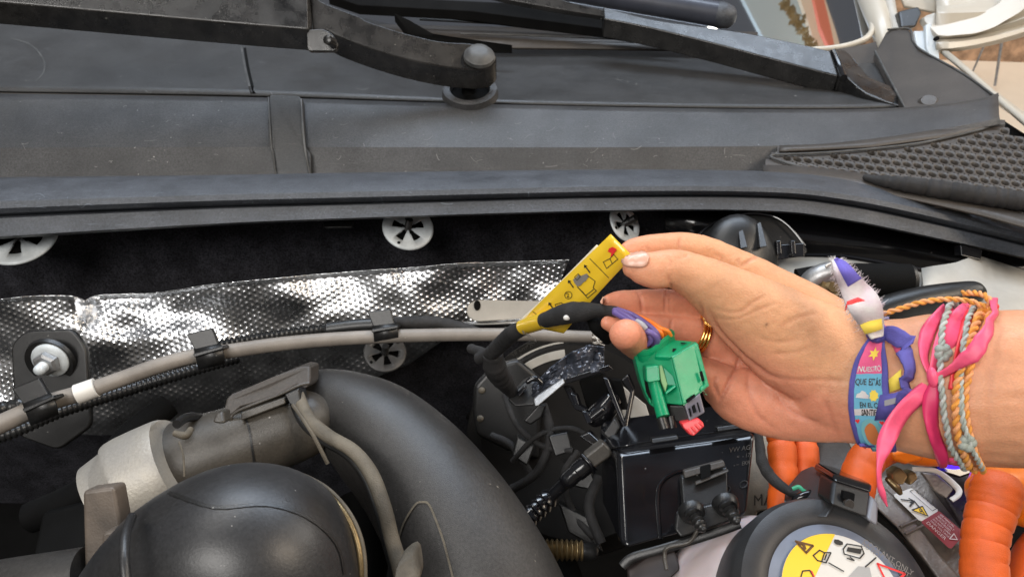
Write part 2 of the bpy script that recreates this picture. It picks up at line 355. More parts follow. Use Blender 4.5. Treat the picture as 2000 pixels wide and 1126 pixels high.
for i in range(9):
    f = i/8; rows.append([(x, interp(RIDGE, x)*(1-f)+interp(FOLD, x)*f, .735+(.70-.735)*f-.002*math.sin(math.pi*f)) for x in X])
for i in range(1, 6):
    f = i/5; rows.append([(x, interp(FOLD, x)*(1-f)+interp(LOWX, x)*f, .70-.001*f) for x in X])
MB().grid(rows).build('front_band', K['cowl2'], cowl, solid=.003, sharp=12)
# rolled lip that catches the light along the ridge
MB().tube([(x, interp(RIDGE, x), .735, 2.0) for x in range(-150, 1951, 70)], n=8, sub=2).build('ridge_lip', K['armd'], cowl)
SEALT = smooth_tab([(-150, 350), (0, 346), (400, 342), (700, 337), (1200, 331), (1500, 334), (1620, 342), (1750, 362), (1900, 395), (2000, 422), (2150, 462)])
LOWB = [(x, y+14) for x, y in SEALT]
# the joint cover strap across both bands
MB().plate(rnd([(523, 200, .722), (526, 185, .726), (584, 187, .726), (592, 200, .722), (596, 288, .691), (607, 300, .691), (608, 352, .690), (540, 352, .690), (534, 292, .690), (524, 283, .691)], 6), VZ*.010).build('joint_cover', K['cowl'], cowl, bevel=.0012)
MB().tube([(524, 190, .723, 1.6), (530, 285, .690, 1.6), (541, 350, .689, 1.6)], n=6).tube([(588, 194, .722, 2.4), (595, 287, .690, 2.6), (607, 349, .689, 2.0)], n=6).build('joint_edge', K['armd'], cowl)
# joint line and the faint round ring pressed in the upper surface
ct = bvh_of(bpy.data.objects['upper_surface'])
mb = MB(); on_surface(mb, ct, [(472, 94), (480, 140), (494, 193)], .0022, .0006, dflt=.85)
mb.build('pressed_line', K['armd'], cowl); mb = MB(); on_surface(mb, ct, [(20, 75), (60, 88), (84, 115), (86, 140), (70, 160)], .0014, .0004, dflt=.85); mb.build('pressed_ring_mark', K['armd'], cowl)
mb = MB(); on_surface(mb, ct, [(478, 94), (486, 140), (499, 193)], .003, .0005, dflt=.85); mb.build('joint_gap', K['deep'], cowl)
# right hand end wall of the cowl
MB().plate(rnd([(1718, 88, .92), (1734, 58, .93), (1776, 57, .93), (1786, 80, .90), (1800, 98, .87), (1880, 142, .81), (1942, 186, .745), (1925, 196, .748), (1850, 209, .755), (1768, 214, .765), (1740, 165, .83), (1708, 104, .90)], 7), VZ*.006+VY*.004).build('end_wall', K['trim'], cowl, bevel=.0015)
MB().tube([(1709, 100, .90, 2.4), (1722, 125, .875, 2.4), (1745, 168, .82, 2.4), (1768, 212, .765, 2)], n=8).tube([(1734, 58, .926, 2), (1776, 57, .926, 2), (1784, 82, .893, 2.2), (1806, 102, .86, 2.2), (1880, 143, .805, 2.2), (1942, 187, .742, 2.4)], n=8).build('end_wall_lip', K['armd'], cowl)
MB().plate([(1618, 98, .93), (1690, 88, .95), (1712, 80, .95), (1722, 123, .92), (1640, 128, .90)], VZ*.004).build('corner_trim', K['trim'], cowl, bevel=.002)
MB().plate([(1646, 125, .90), (1724, 122, .90), (1775, 208, .80), (1700, 180, .83)], VZ*.004).build('corner_recess', K['cowl'], cowl, bevel=.001)
# ---- vent grille with real holes
ga, gb, gc = P(1520, 320, .672), P(1950, 243, .705), P(2000, 400, .60)
GN = (gb-ga).cross(gc-ga).normalized(); GN = GN if GN.z > 0 else -GN
def onp(x, y, off=0):
    d = (P(x, y, 1)-CAM); t = (ga+GN*off-CAM).dot(GN)/d.dot(GN); return CAM+d*t
top = smooth_tab([(1490, 290), (1600, 287), (1700, 277), (1800, 263), (1900, 246), (1950, 236), (1990, 262), (2060, 300), (2200, 350)])
def bot(x): return interp(LOWB, x)
mb = MB(); cells = []
ux, uy, vx, vy = 20.3, 2.3, -1.2, 14.2
ins = lambda x, y: (interp([(1515, 303), (1700, 292), (1850, 272), (1945, 247), (1968, 250), (2010, 278), (2100, 330)], x) < y - 6) and y < bot(x)-17 and x > 1526
HO = 10
for j in range(-8, 40):
    for i in range(-12, 60):
        k = i+(.5 if j % 2 else 0)
        x0 = 1537+k*ux+j*vx; y0 = 308+k*uy+j*vy
        if not (1480 < x0 < 2170 and 220 < y0 < 470): continue
        if y0 < interp(top, x0)+3 or y0 > bot(x0)+6 or x0 < 1500: continue
        q = lambda a, b: onp(x0+a*ux/2+b*vx/2, y0+a*uy/2+b*vy/2)
        if ins(x0, y0):
            outer = [q(math.copysign(min(1, abs(math.cos(t))*1.42), math.cos(t)), math.copysign(min(1, abs(math.sin(t))*1.42), math.sin(t))) for t in [2*math.pi*m/HO+.15 for m in range(HO)]]
            def el(s_, dn=0):
                r = []
                for m in range(HO):
                    t = 2*math.pi*m/HO+.15; a, b = math.cos(t)*7.9*s_, math.sin(t)*4.5*s_; c_, s2 = math.cos(.38), math.sin(.38)
                    r.append(onp(x0+a*c_-b*s2, y0+a*s2+b*c_)-GN*dn)
                return r
            mb.rings([outer, el(1.22), el(1.0, .0008), el(.97, .0045)], True, False)
        else: mb.add([q(-1, -1), q(1, -1), q(1, 1), q(-1, 1)], [(0, 1, 2, 3)])
mb.build('vent_grille', K['trim'], cowl, sharp=60)
# smooth margin round the grille, butted over the cell edges
X = list(range(1522, 1950, 20))
MB().grid([[onp(x, interp(top, x)-2, .0012) for x in X], [onp(x, interp([(1500, 299), (1700, 290), (1850, 270), (1945, 246)], x), .0012) for x in X]]).build('grille_margin', K['trim'], cowl, solid=.002)
MB().grid([[onp(x, bot(x)-22, .0012) if x < 1720 else onp(x, bot(x)-12, .0012) for x in range(1490, 2150, 20)], [onp(x, bot(x)+10, .0012) for x in range(1490, 2150, 20)]]).build('grille_margin', K['trim'], cowl, solid=.002)
mb = MB().tube([tuple(onp(x, y, .0018))+(.0011,) for x, y in smooth_tab([(1512, 302), (1600, 299), (1700, 291), (1800, 279), (1900, 257), (1940, 245), (1962, 243)], 3)], n=6, sub=2, world=True)
mb.tube([tuple(onp(x, y, .0018))+(.0011,) for x, y in [(1512, 302), (1508, 308), (1560, 325), (1640, 338)]], n=6, world=True).build('grille_lip', K['armd'], cowl)
MB().plate([onp(1500, 290, -.03), onp(1960, 235, -.03), onp(2250, 420, -.03), onp(2000, 440, -.03), onp(1500, 345, -.03)], Vector((0, 0, -.004))).build('vent_duct', K['deep'], cowl)

# ================================================================ hood seal
GRV = smooth_tab([(-150, 430), (0, 422), (400, 405), (700, 397), (1200, 384), (1500, 385), (1650, 400), (1800, 430), (2000, 478), (2150, 515)])
BOT = smooth_tab([(-150, 478), (0, 466), (400, 441), (700, 428), (1200, 413), (1500, 414), (1650, 431), (1800, 461), (2000, 505), (2150, 545)])
rows = []; X = [-150+2300*i/90 for i in range(91)]
prof = [(0, .697, 1), (0, .664, 0), (.08, .640, 0), (.22, .624, 0), (.42, .611, 0), (.62, .604, 0), (.80, .603, 0), (.93, .607, 0), (1.0, .615, 0)]
for f, dd, _ in prof: rows.append([(x, interp(SEALT, x)*(1-f)+interp(GRV, x)*f+(3 if _ else 0), dd) for x in X])
for f, dd in ((0.03, .611), (.1, .606), (.9, .603), (1, .607), (1.02, .640)): rows.append([(x, interp(GRV, x)*(1-f)+interp(BOT, x)*f, dd) for x in X])
seal = MB().grid(rows).build('hood_seal', K['rubber'], sharp=30)
tag(seal, 'long grey-black rubber hood seal running across the engine bay under the cowl', 'hood seal')
# ---- hairline scratches and lint on the cowl and the seal
def marks(name, objname, parent, box, n, mat, seed):
    rn = random.Random(seed); tr = bvh_of(bpy.data.objects[objname]); mb = MB()
    for i in range(n):
        x, y = rn.uniform(box[0], box[2]), rn.uniform(box[1], box[3]); a = rn.gauss(0, .9); L_ = rn.choice((4, 6, 9, 14, 24)); k = rn.gauss(0, .5)
        pts = [(x+L_*t*math.cos(a), y+L_*t*math.sin(a)*.5+k*L_*t*(1-t)) for t in (0, .33, .66, 1)]
        on_surface(mb, tr, pts, rn.choice((.0003, .0004, .0006)), .00025, sub=2, dflt=.7)
    mb.build(name, mat, parent)['kind'] = 'stuff'
MK = M('scuff', (.16, .16, .155), .7)
marks('scuff_marks', 'front_band', cowl, (620, 212, 1500, 325), 46, MK, 3); marks('scuff_marks', 'front_band', cowl, (20, 205, 500, 325), 22, MK, 4)
marks('scuff_marks', 'upper_surface', cowl, (60, 110, 1300, 180), 26, MK, 5); marks('scuff_marks', 'hood_seal', seal, (20, 375, 1500, 430), 50, M('seal_scuff', (.13, .15, .18), .7), 6)
# taped harness lying on the grille
hn = MB().tube([(1690, 346, .635, 6), (1715, 352, .628, 10), (1770, 360, .616, 15), (1850, 372, .606, 18), (1930, 384, .597, 19), (2020, 397, .588, 20), (2120, 415, .58, 20)], n=14, wob=.22, rnd_end=True).build('taped_cable', K['tape'])
tag(hn, 'black taped cable lying on the vent grille beside the hood seal', 'cable')
for x, y, d, w in ((630, 432, .64, 62), (1876, 478, .60, 44)):
    c = MB().plate([(x, y, d), (x+w, y-2+(12 if x > 1000 else 0), d), (x+w-4, y+12+(18 if x > 1000 else 0), d-.004), (x+2, y+13+(8 if x > 1000 else 0), d-.004)], VZ*.01).build('seal_clip', K['dark'] if x < 1000 else K['gloss'], bevel=.001)
    tag(c, 'small flat grey clip under the hood seal between two steel washers' if x < 1000 else 'shiny black clip under the hood seal above the grey inner fender', 'clip', 'clips under the hood seal')

# ================================================================ windshield and what stands behind the wipers
ws = thing('windshield', (1400, 60, 1.0), 'dark windshield with bright reflections near its right corner', 'windshield')
q = [P(600, 96, .98), P(1690, 99, .96), P(2200, -700, 1.35), P(400, -700, 1.35)]
GL = MB().plate(rnd([tuple(p) for p in []], 1) if 0 else [P(560, 92, 1.0), P(1500, 96, .99), P(1640, 97, .985), P(1690, 80, .995), P(1702, 45, 1.02), P(1640, -60, 1.09), P(1400, -300, 1.28), P(700, -300, 1.28)], VZ*.004).build('glass', K['glass'], ws)
MB().grid([[(x, 33+.02*x, .965) for x in (640, 900, 1300, 1480)], [(x, 55+.02*x, .945) for x in (640, 900, 1300, 1480)], [(x, 80+.012*x, .93) for x in (640, 900, 1300, 1480)]]).build('lower_edge_trim', K['trim'], ws, solid=.003)
MB().tube([(820, 38, .955, 2.5), (1000, 48, .952, 2.5), (1250, 66, .948, 2.5), (1480, 82, .945, 2.5)], n=8).tube([(900, 66, .94, 1.6), (1100, 72, .94, 1.6), (1400, 86, .94, 1.6)], n=8).build('trim_lip', K['armd'], ws)
MB().tube([(1500, 98, .97, 5), (1600, 97, .965, 6), (1660, 88, .965, 6), (1695, 72, .975, 6), (1703, 48, .995, 5), (1690, 10, 1.03, 5), (1660, -60, 1.08, 5)], n=10).build('edge_moulding', K['body'], ws)
# pillar and trim pieces right of the glass
pl = thing('windshield_pillar', (1690, 30, 1.05), 'cream painted pillar foot at the right corner of the windshield', 'pillar')
MB().tube([(1735, 110, .97, 14), (1722, 60, .99, 20), (1706, 10, 1.03, 24), (1680, -60, 1.1, 30), (1600, -260, 1.3, 34)], n=16).build('pillar_post', K['body'], pl)
MB().tube([(1752, 70, .97, 9), (1742, 30, 1.0, 10), (1730, -20, 1.03, 12), (1700, -120, 1.1, 14)], n=12).build('pillar_seam', K['bodyg'], pl)
MB().plate([(1755, 22, .98), (1795, 12, .98), (1802, 25, .975), (1790, 52, .965), (1760, 54, .965)], VZ*.02).build('rubber_buffer', K['dark'], pl, bevel=.003)
# bonnet, hinge side: the pale underside panel at the top right
bon = thing('bonnet_underside', (1900, 40, 1.0), 'pale cream underside of the open bonnet with curved stiffening ribs, top right', 'bonnet')
rows = []
for y0, y1, d0 in ((-120, -140, 1.05), (-30, -60, 1.0), (12, -20, .985), (15, -2, .96), (26, 20, .95), (62, 30, .955), (70, 36, .935), (76, 48, .945), (84, 56, .935), (96, 62, .935), (103, 72, .945)):
    rows.append([(x, y0+(y1-y0)*max(0, (x-1830)/170)**1.7+0*x, d0) for x in range(1830, 2221, 26)])
MB().grid(rows).build('inner_panel', K['body'], bon, solid=.004)
MB().plate(rnd([(1800, 34, .975), (1830, 23, .965), (1905, 30, .955), (1950, 8, .95), (1975, -20, .95), (2030, -30, .95), (2000, 20, .94), (1940, 55, .93), (1905, 66, .93), (1835, 72, .935), (1822, 60, .945)], 12), VZ*.012).build('hinge_plate', K['body'], bon, bevel=.004, seg=3)
MB().grid([[(1740, -160, 1.06), (1830, -180, 1.06), (2220, -200, 1.06)], [(1750, -20, 1.03), (1830, 0, 1.03), (2100, -40, 1.03)], [(1765, 15, 1.01), (1840, 30, 1.0), (2000, 10, 1.0)]]).build('outer_skin', K['body'], bon, solid=.004)
MB().lathe((1830, 75, .93), -VZ, [(0, .001), (.0026, .001), (.0026, -.004), (0, -.004)], n=14).build('drain_hole', K['deep'], bon)
MB().plate([(1808, 48, .955), (1820, 45, .955), (1834, 92, .94), (1838, 130, .93), (1824, 126, .93), (1810, 92, .94)], VZ*.008).build('hinge_arm', K['bodyw'], bon, bevel=.002)
MB().plate([(1785, 60, .96), (1812, 60, .96), (1822, 120, .935), (1800, 108, .94), (1790, 90, .95)], VZ*.01).build('hinge_base', K['bodyw'], bon, bevel=.002)
fd = MB().grid([[(1836, 104, .94), (1880, 140, .90), (1925, 180, .84), (1960, 212, .78), (2010, 255, .70), (2120, 350, .66)],
                [(1846, 104, .94), (1892, 142, .90), (1937, 182, .84), (1972, 212, .78), (2022, 252, .71), (2160, 350, .66)],
                [(1850, 106, .955), (1900, 150, .92), (1950, 196, .86), (1990, 222, .80), (2060, 262, .73), (2200, 350, .68)],
                [(1852, 112, 1.0), (1905, 170, .98), (1960, 215, .92), (2000, 240, .86), (2100, 290, .80), (2260, 380, .75)]]).build('fender', K['body'], solid=.004)
tag(fd, 'cream painted fender edge curving beside the right end of the cowl', 'fender')

# unseen pieces added overhead so that their reflections fall in the glass corner
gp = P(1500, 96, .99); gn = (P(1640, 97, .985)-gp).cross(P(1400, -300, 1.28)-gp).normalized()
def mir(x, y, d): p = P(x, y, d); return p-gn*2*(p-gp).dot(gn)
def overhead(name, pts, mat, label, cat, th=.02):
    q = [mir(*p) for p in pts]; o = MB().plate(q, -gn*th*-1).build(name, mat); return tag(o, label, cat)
K['skyl'] = M('skylight', (.4, .5, .55), .6, emit=(.42, .46, .45, .8)); K['lamp'] = M('lamp_glass', (1, 1, 1), .5, emit=(1, .93, .8, 14))  # unseen pale panel glows to make the light patch in the glass
K['banner'] = M('banner_red', (.75, .12, .06), .6, emit=(.75, .24, .14, .7)); K['bannerw'] = M('banner_cream', (.8, .7, .55), .6, emit=(.7, .58, .42, .7)); K['leaf'] = M('leafy', (.2, .14, .06), .8, mottle=1, mscale=8, emit=(.25, .17, .07, .5))  # glow stands in for light falling on the unseen boards and leaves
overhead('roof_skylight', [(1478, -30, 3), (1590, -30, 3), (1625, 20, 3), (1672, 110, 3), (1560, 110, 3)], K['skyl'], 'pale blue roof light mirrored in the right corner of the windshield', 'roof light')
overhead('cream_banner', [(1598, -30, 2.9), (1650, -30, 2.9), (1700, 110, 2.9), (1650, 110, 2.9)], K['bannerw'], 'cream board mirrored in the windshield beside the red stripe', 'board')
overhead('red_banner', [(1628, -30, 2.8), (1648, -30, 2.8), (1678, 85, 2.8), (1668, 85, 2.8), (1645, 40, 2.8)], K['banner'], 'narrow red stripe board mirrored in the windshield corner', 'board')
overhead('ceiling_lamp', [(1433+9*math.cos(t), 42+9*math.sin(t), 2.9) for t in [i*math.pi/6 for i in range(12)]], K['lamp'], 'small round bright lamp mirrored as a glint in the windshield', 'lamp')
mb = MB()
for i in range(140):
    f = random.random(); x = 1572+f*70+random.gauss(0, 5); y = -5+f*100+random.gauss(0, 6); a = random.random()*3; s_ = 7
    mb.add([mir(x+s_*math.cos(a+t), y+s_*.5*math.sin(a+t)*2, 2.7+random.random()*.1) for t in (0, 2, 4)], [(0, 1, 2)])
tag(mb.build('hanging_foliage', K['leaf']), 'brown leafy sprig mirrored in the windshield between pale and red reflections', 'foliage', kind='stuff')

# ================================================================ wipers
wa = thing('windshield_wiper', (935, 120, .72), 'large dusty black wiper arm with round cap on its pivot, left', 'wiper', 'windshield wipers')
UPL = [(-150, -140, .62), (600, -80, .66), (600, 0, .665), (602, 55, .665)]
lowe = spline([(602, 57), (455, 45), (210, 23), (0, 4), (-150, -8)], 4)
MB().plate([(-150, -120, .64), (599, -90, .68)]+[(x, y, .665-.03*(602-x)/750) for x, y in lowe], lambda p: Vector((0, .004, -.0215))).build('blade_carrier', K['arm'], wa, bevel=.0016, seg=3)
topo = spline([(606, -12), (640, 8), (700, 31), (720, 42), (790, 64), (860, 80), (916, 84), (950, 90), (968, 108), (966, 122), (947, 134), (912, 135), (860, 129), (790, 114), (720, 93), (660, 70), (640, 60), (610, 56)], 4)
MB().plate([(x, y, .685+.035*(x-606)/360) for x, y in topo], Vector((0, .003, -.0215))).build('arm_head', K['arm'], wa, bevel=.002, seg=3)
MB().lathe((936, 108, .712), Vector((.08, -.35, 1)), [(.0001, .0062), (.006, .006), (.0105, .0045), (.0125, .002), (.0142, .0005), (.0145, -.003)], n=36).build('pivot_cap', K['armd'], wa)
MB().lathe((640, 78, .658), -VZ-VX*.3, [(.0001, .0016), (.003, .0014), (.0040, .0008), (.0044, -.008)], n=24).build('hinge_pin', K['arm'], wa)
MB().plate(rnd([(598, 58, .668), (630, 56, .668), (650, 66, .668), (661, 88, .668), (655, 100, .668), (600, 100, .668)], 8), VZ*.006).build('hinge_ear', K['arm'], wa, bevel=.001)
MB().lathe((918, 178, .742), Vector((0, -.2, 1)), [(.0001, -.004), (.018, -.004), (.0195, .0035), (.0225, .0042), (.026, .003), (.0275, -.004)], n=48).build('spindle_collar', K['cowl2'], wa)
MB().lathe((918, 178, .742), Vector((0, -.2, 1)), [(.0001, -.002), (.0185, -.002)], n=40).lathe((915, 168, .742), UP, [(.007, -.02), (.007, .012)], n=16).build('spindle', K['deep'], wa)
wb = thing('windshield_wiper', (1640, 140, .85), 'slimmer glossy black wiper arm crossing the windshield towards the right corner', 'wiper', 'windshield wipers')
up = spline([(1178, 13), (1240, 30), (1300, 42), (1450, 63), (1560, 85), (1622, 99)], 3); lo = spline([(1638, 149), (1520, 118), (1400, 86), (1270, 54), (1180, 36)], 3)
MB().plate([(x, y, .90-.05*(x-1178)/450) for x, y in up]+[(x, y, .885-.05*(x-1178)/450) for x, y in lo], Vector((0, .002, -.023))).build('blade_carrier', K['arm'], wb, bevel=.0018, seg=3)
MB().plate([(x, y, .90) for x, y in [(960, -25), (1060, -12), (1120, 5), (1182, 19), (1182, 33), (1100, 20), (1000, 2), (940, -12)]], Vector((0, .002, -.006))).build('blade_rod', K['arm'], wb, bevel=.0015)
MB().plate(spline([(1640, 148, .83), (1655, 152, .828), (1690, 182, .81), (1750, 204, .79), (1800, 213, .78), (1830, 214, .775), (1835, 203, .785), (1815, 192, .80), (1760, 176, .82), (1700, 150, .845), (1672, 118, .86), (1650, 98, .87), (1624, 99, .865), (1632, 125, .845)], 3), Vector((0, .002, -.024))).build('arm_head', K['arm'], wb, bevel=.002, seg=3)
MB().tube([(1627, 100, .855, 6), (1640, 130, .843, 6), (1648, 152, .828, 7)], n=10).build('hinge_pin', K['gloss'], wb)
MB().lathe((1812, 206, .772), Vector((-.3, -.3, 1)), [(.0001, .008), (.007, .0075), (.010, .004), (.0105, -.004)], n=28).build('pivot_cap', K['trim'], wb)
bl = thing('wiper_blade_assembly', (1200, 15, .97), 'round dark blue-black wiper blade tube lying on the windshield', 'wiper blade')
MB().tube([(780, -70, .97, 22), (1000, -38, .96, 22), (1200, -5, .955, 23), (1402, 29, .95, 24)], n=24).build('blade_tube', M('blade_tube', (.04, .045, .06), .35, mottle=.2), bl)
MB().tube([(1404, 29, .949, 24.5), (1412, 31, .949, 25), (1420, 33, .949, 23)], n=24, sub=3, rnd_end=True).build('end_cap', K['rubber'], bl)
MB().plate([(640, -10, .95), (1100, 10, .93), (1240, 40, .92), (1330, 72, .915), (1290, 74, .915), (1180, 56, .92), (920, 22, .93), (700, 10, .94)], Vector((0, 0, -.012))).build('blade_rubber', K['deep'], bl, bevel=.001)
MB().plate([(770, 26, .90), (800, 40, .895), (845, 66, .885), (955, 82, .88), (1000, 88, .88), (880, 84, .885), (800, 66, .89)], Vector((0, 0, -.01))).build('blade_bracket', K['deep'], bl)
# ================================================================ insulation felt and embossed foil on the bulkhead
felt = MB().grid([[(x, y, .680+.0002*(y-400)+.00035*max(0, y-690)+.006*noise.noise(Vector((x*.006, y*.008, 0)))) for x in list(range(-150, 1300, 50))+[1325-(y-400)*.25]] for y in (380, 420, 460, 500, 540, 600, 700, 800, 900, 1000, 1130, 1260)]).build('insulation_felt', K['felt'])
tag(felt, 'black fibrous insulation felt hanging behind the silver foil', 'insulation felt')
FT = smooth_tab([(-60, 588), (0, 584), (60, 578), (130, 577), (158, 582), (168, 586), (185, 577), (240, 574), (300, 572), (360, 563), (420, 554), (520, 545), (600, 537), (700, 529), (800, 522), (900, 514), (1000, 511), (1112, 507)], 4)
HL = [(-60, 850), (0, 820), (160, 755), (370, 690), (560, 665), (1200, 650)]
NX, NY = 720, 170
v = []; rr = []
for j in range(NY+1):
    row = []
    for i in range(NX+1):
        x = -60+1172*i/NX; t = interp(FT, x); f = j/NY
        bl_ = 640 if x < 640 else 640
        yb = interp([(-60, 840), (200, 850), (420, 840), (560, 800), (700, 750), (800, 710), (900, 640), (1060, 640), (1112, 620)], x)
        y = t+(yb-t)*f
        xx = x-(y-t)*(.42 if x > 900 else .42*max(0, (x-700)/200))*max(0, (x-900)/212 if x > 900 else 0)
        big = .016*noise.noise(Vector((x*.0045, y*.009, 1.3)))+.007*noise.noise(Vector((x*.014, y*.02, 5)))
        big += -.012*math.exp(-((x-330)/110)**2-((y-690)/60)**2)+.012*math.exp(-((x-170)/14)**2)*math.exp(-((y-590)/40)**2)
        a = (x*.93+y*.36)/11.8; b = (-x*.36+y*.93)/9.2; a += .5*(int(math.floor(b+.5)) % 2)
        fa, fb = (a % 1)-.5, ((b+.5) % 1)-.5
        dim = .00115*math.exp(-(fa*fa*1.5+fb*fb)/.055)
        dim *= .9+.5*noise.noise(Vector((x*.03, y*.03, 2)))
        e_ = -.004*math.exp(-((y-t)/5)**2)
        big += .00033*max(0, y-interp(HL, x)); row.append((xx, y, .660+.00016*(y-520)+big-dim+e_+.004))
    rr.append(row)
foil = MB().grid(rr).build('foil_heat_shield', K['foil'], solid=.0006, sharp=80)
tag(foil, 'crinkled embossed silver foil heat shield on the bulkhead behind the grey hose', 'heat shield')

# ---- slotted steel washers on studs
def washer(x, y, d, rx, tilt, label, a0=0):
    t = thing('retaining_washer', (x, y, d), label, 'washer', 'steel washers on the insulation'); wm = K['washer'] if y < 600 else M('stained_washer', (.10, .10, .10), .5, .6, mottle=.3)  # lower washer: its shade is put into a darker base colour
    ax = (-VZ+VY*tilt[1]+VX*tilt[0]).normalized(); r = rx*d/FPX
    u = ax.cross(VY).normalized(); w_ = ax.cross(u).normalized(); o = P(x, y, d)
    # disc with five wedge slots: built as ring sectors
    mb = MB(); n = 100; slots = 5
    def pt(rad, a, h): return o+u*rad*math.cos(a)+w_*rad*math.sin(a)+ax*h
    def insl(a, k):
        ph = ((a-a0)/(2*math.pi)*slots) % 1; return abs(ph-.5) < (.30, .22, .17)[k] if k else abs(ph-.5) < .14
    R_ = [.10, .30, .62, .93, 1.0]; hs = [0.0002, 0, 0, .0006, -.0004]
    for k in range(4):
        for j in range(n):
            a, b = 2*math.pi*j/n, 2*math.pi*(j+1)/n; m_ = (a+b)/2; ph = ((m_-a0)/(2*math.pi)*slots) % 1
            if k == 1 and abs(ph-.5) < .24: continue
            if k == 0 and abs(ph-.5) < .30: continue
            if k == 2 and False: continue
            mb.add([pt(R_[k]*r, a, hs[k]), pt(R_[k+1]*r, a, hs[k+1]), pt(R_[k+1]*r, b, hs[k+1]), pt(R_[k]*r, b, hs[k])], [(0, 1, 2, 3)])
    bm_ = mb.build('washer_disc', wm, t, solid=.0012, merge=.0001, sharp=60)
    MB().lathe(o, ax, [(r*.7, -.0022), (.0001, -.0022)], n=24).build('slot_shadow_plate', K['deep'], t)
    h = MB()
    for q in (a0+.2, a0+3.3): h.lathe(pt(r*.80, q, .0006), ax, [(.0001, .0003), (.0013, .0003), (.0013, -.001)], n=12)
    h.build('rivet_holes', K['deep'], t)
    MB().tube([tuple(o-ax*.004)+(.0028,), tuple(o+ax*.013)+(.0026,)], sub=1, n=14, world=True, corr=(.0016, .0005)).build('threaded_stud', K['dark'], t)
    return t
washer(38, 462, .635, 70, (.1, -.75), 'pale steel washer with slots, leftmost, half hidden under the hood seal', .4)
washer(797, 444, .640, 50, (.25, -.5), 'pale steel washer with slots above the foil, at the middle of the felt', .9)
washer(1221, 436, .640, 39, (.75, -.4), 'pale steel washer with slots directly above the yellow tag', .2)
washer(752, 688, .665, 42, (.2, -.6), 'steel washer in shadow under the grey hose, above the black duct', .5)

# ---- bracket with bolt, left
br = thing('mounting_bracket', (95, 760, .60), 'black rounded mounting bracket with a grey bolt at the left edge', 'bracket')
MB().plate(rnd([(20, 672), (48, 645), (142, 642), (168, 678), (178, 832), (112, 880), (30, 850)], 16) and [(x, y, .605) for x, y, _ in rnd([(20, 672, 0), (48, 645, 0), (142, 642, 0), (168, 678, 0), (178, 832, 0), (112, 880, 0), (30, 850, 0)], 16)], VZ*.006).build('bracket_plate', K['dark'], br, bevel=.002)
ax = (-VZ+VY*.45).normalized(); bo = thing('flange_bolt', (97, 706, .60), 'dull grey flange bolt in the black bracket at the left edge', 'bolt')
MB().lathe((97, 704, .598), ax, [(.0001, .002), (.0105, .002), (.0135, .0008), (.0142, 0), (.0142, -.002)], n=36).build('flange', K['washer'], bo)
MB().lathe((97, 704, .598), ax, [(.0001, .0085), (.0075, .0085), (.0095, .007), (.0098, .001)], n=6).build('hex_nut', K['steel'], bo, sharp=20)
MB().tube([tuple(P(97, 704, .598)+ax*.006)+(.0042,), tuple(P(97, 704, .598)+ax*.0145)+(.004,)], sub=1, n=16, world=True, corr=(.0014, .0003), rnd_end=True).build('stud', K['washer'], bo)
MB().lathe((97, 706, .601), ax, [(.0145, .0006), (.0185, .0012), (.0195, -.002)], n=36).build('bracket_ring', K['dark'], br)

# ---- grey hose
HP = [(-80, 866, .50, 22), (0, 828, .505, 21), (90, 788, .51, 19), (165, 765, .515, 18), (230, 742, .52, 17), (300, 717, .525, 17), (370, 697, .53, 16), (430, 688, .535, 16), (560, 670, .545, 15.5), (700, 659, .55, 15), (850, 654, .55, 14.5), (1000, 653, .55, 14), (1100, 656, .545, 13.5), (1158, 658, .54, 13)]
h = thing('grey_hose', (560, 670, .545), 'long grey hose crossing in front of the foil with one white band', 'hose')
HP = [(a, b, c, r*.9) for a, b, c, r in HP]
MB().tube(HP, n=24, sub=8).build('hose_body', K['hose'], h)
MB().tube([(150, 770, .513, 20), (188, 756, .516, 19.2)], n=24, sub=2).build('white_band', K['white'], h)
mb = MB()
for i in range(26):
    a = random.random()*6.28; x, y = 1156+random.random()*3, 658+11*math.sin(a); L_ = 6+random.random()*30
    mb.tube([(x, y, .54+.004*math.cos(a), 1.1), (x+L_*.5, y+random.gauss(0, 3), .54+.004*math.cos(a), 1.1), (x+L_, y+random.gauss(0, 7)-4*math.sin(a), .538+.004*math.cos(a), .7)], n=5, sub=2)
mb.build('frayed_end', K['white'], h)
MB().tube([(1158, 658, .541, 9), (1180, 659, .54, 5), (1215, 662, .538, 4)], n=12).build('inner_pipe', K['hose'], h)
# ---- ribbed conduit and braided cable behind the hose
cb = thing('ribbed_conduit', (560, 655, .56), 'black ribbed conduit running just above the grey hose', 'conduit')
MB().tube([(425, 676, .553, 11), (500, 662, .558, 11), (580, 650, .562, 11), (645, 643, .565, 11)], n=18, corr=(.0035, .0009)).build('ribbed_tube', K['ribbed'], cb)
MB().tube([(640, 643, .563, 13), (690, 637, .563, 14), (735, 634, .563, 14)], n=18).build('smooth_sleeve', K['dark'], cb)
MB().tube([(765, 632, .565, 13), (840, 630, .568, 13), (900, 640, .568, 12), (940, 652, .565, 10)], n=18, wob=.12).build('braided_sleeve', K['tape'], cb)
c2 = thing('ribbed_conduit', (100, 840, .54), 'black ribbed conduit in shadow below the grey hose, left', 'conduit')
MB().tube([(-60, 872, .55, 11), (30, 842, .56, 11), (120, 803, .57, 11), (260, 758, .58, 11), (380, 722, .59, 10), (470, 698, .595, 9)], n=18, corr=(.0036, .0008)).build('ribbed_tube', K['ribbed'], c2)
c3 = MB().tube([(-60, 812, .57, 13), (20, 795, .57, 13), (45, 790, .58, 12)], n=18, corr=(.004, .001)).build('ribbed_conduit', K['ribbed']); tag(c3, 'short ribbed conduit end behind the black mounting bracket', 'conduit')
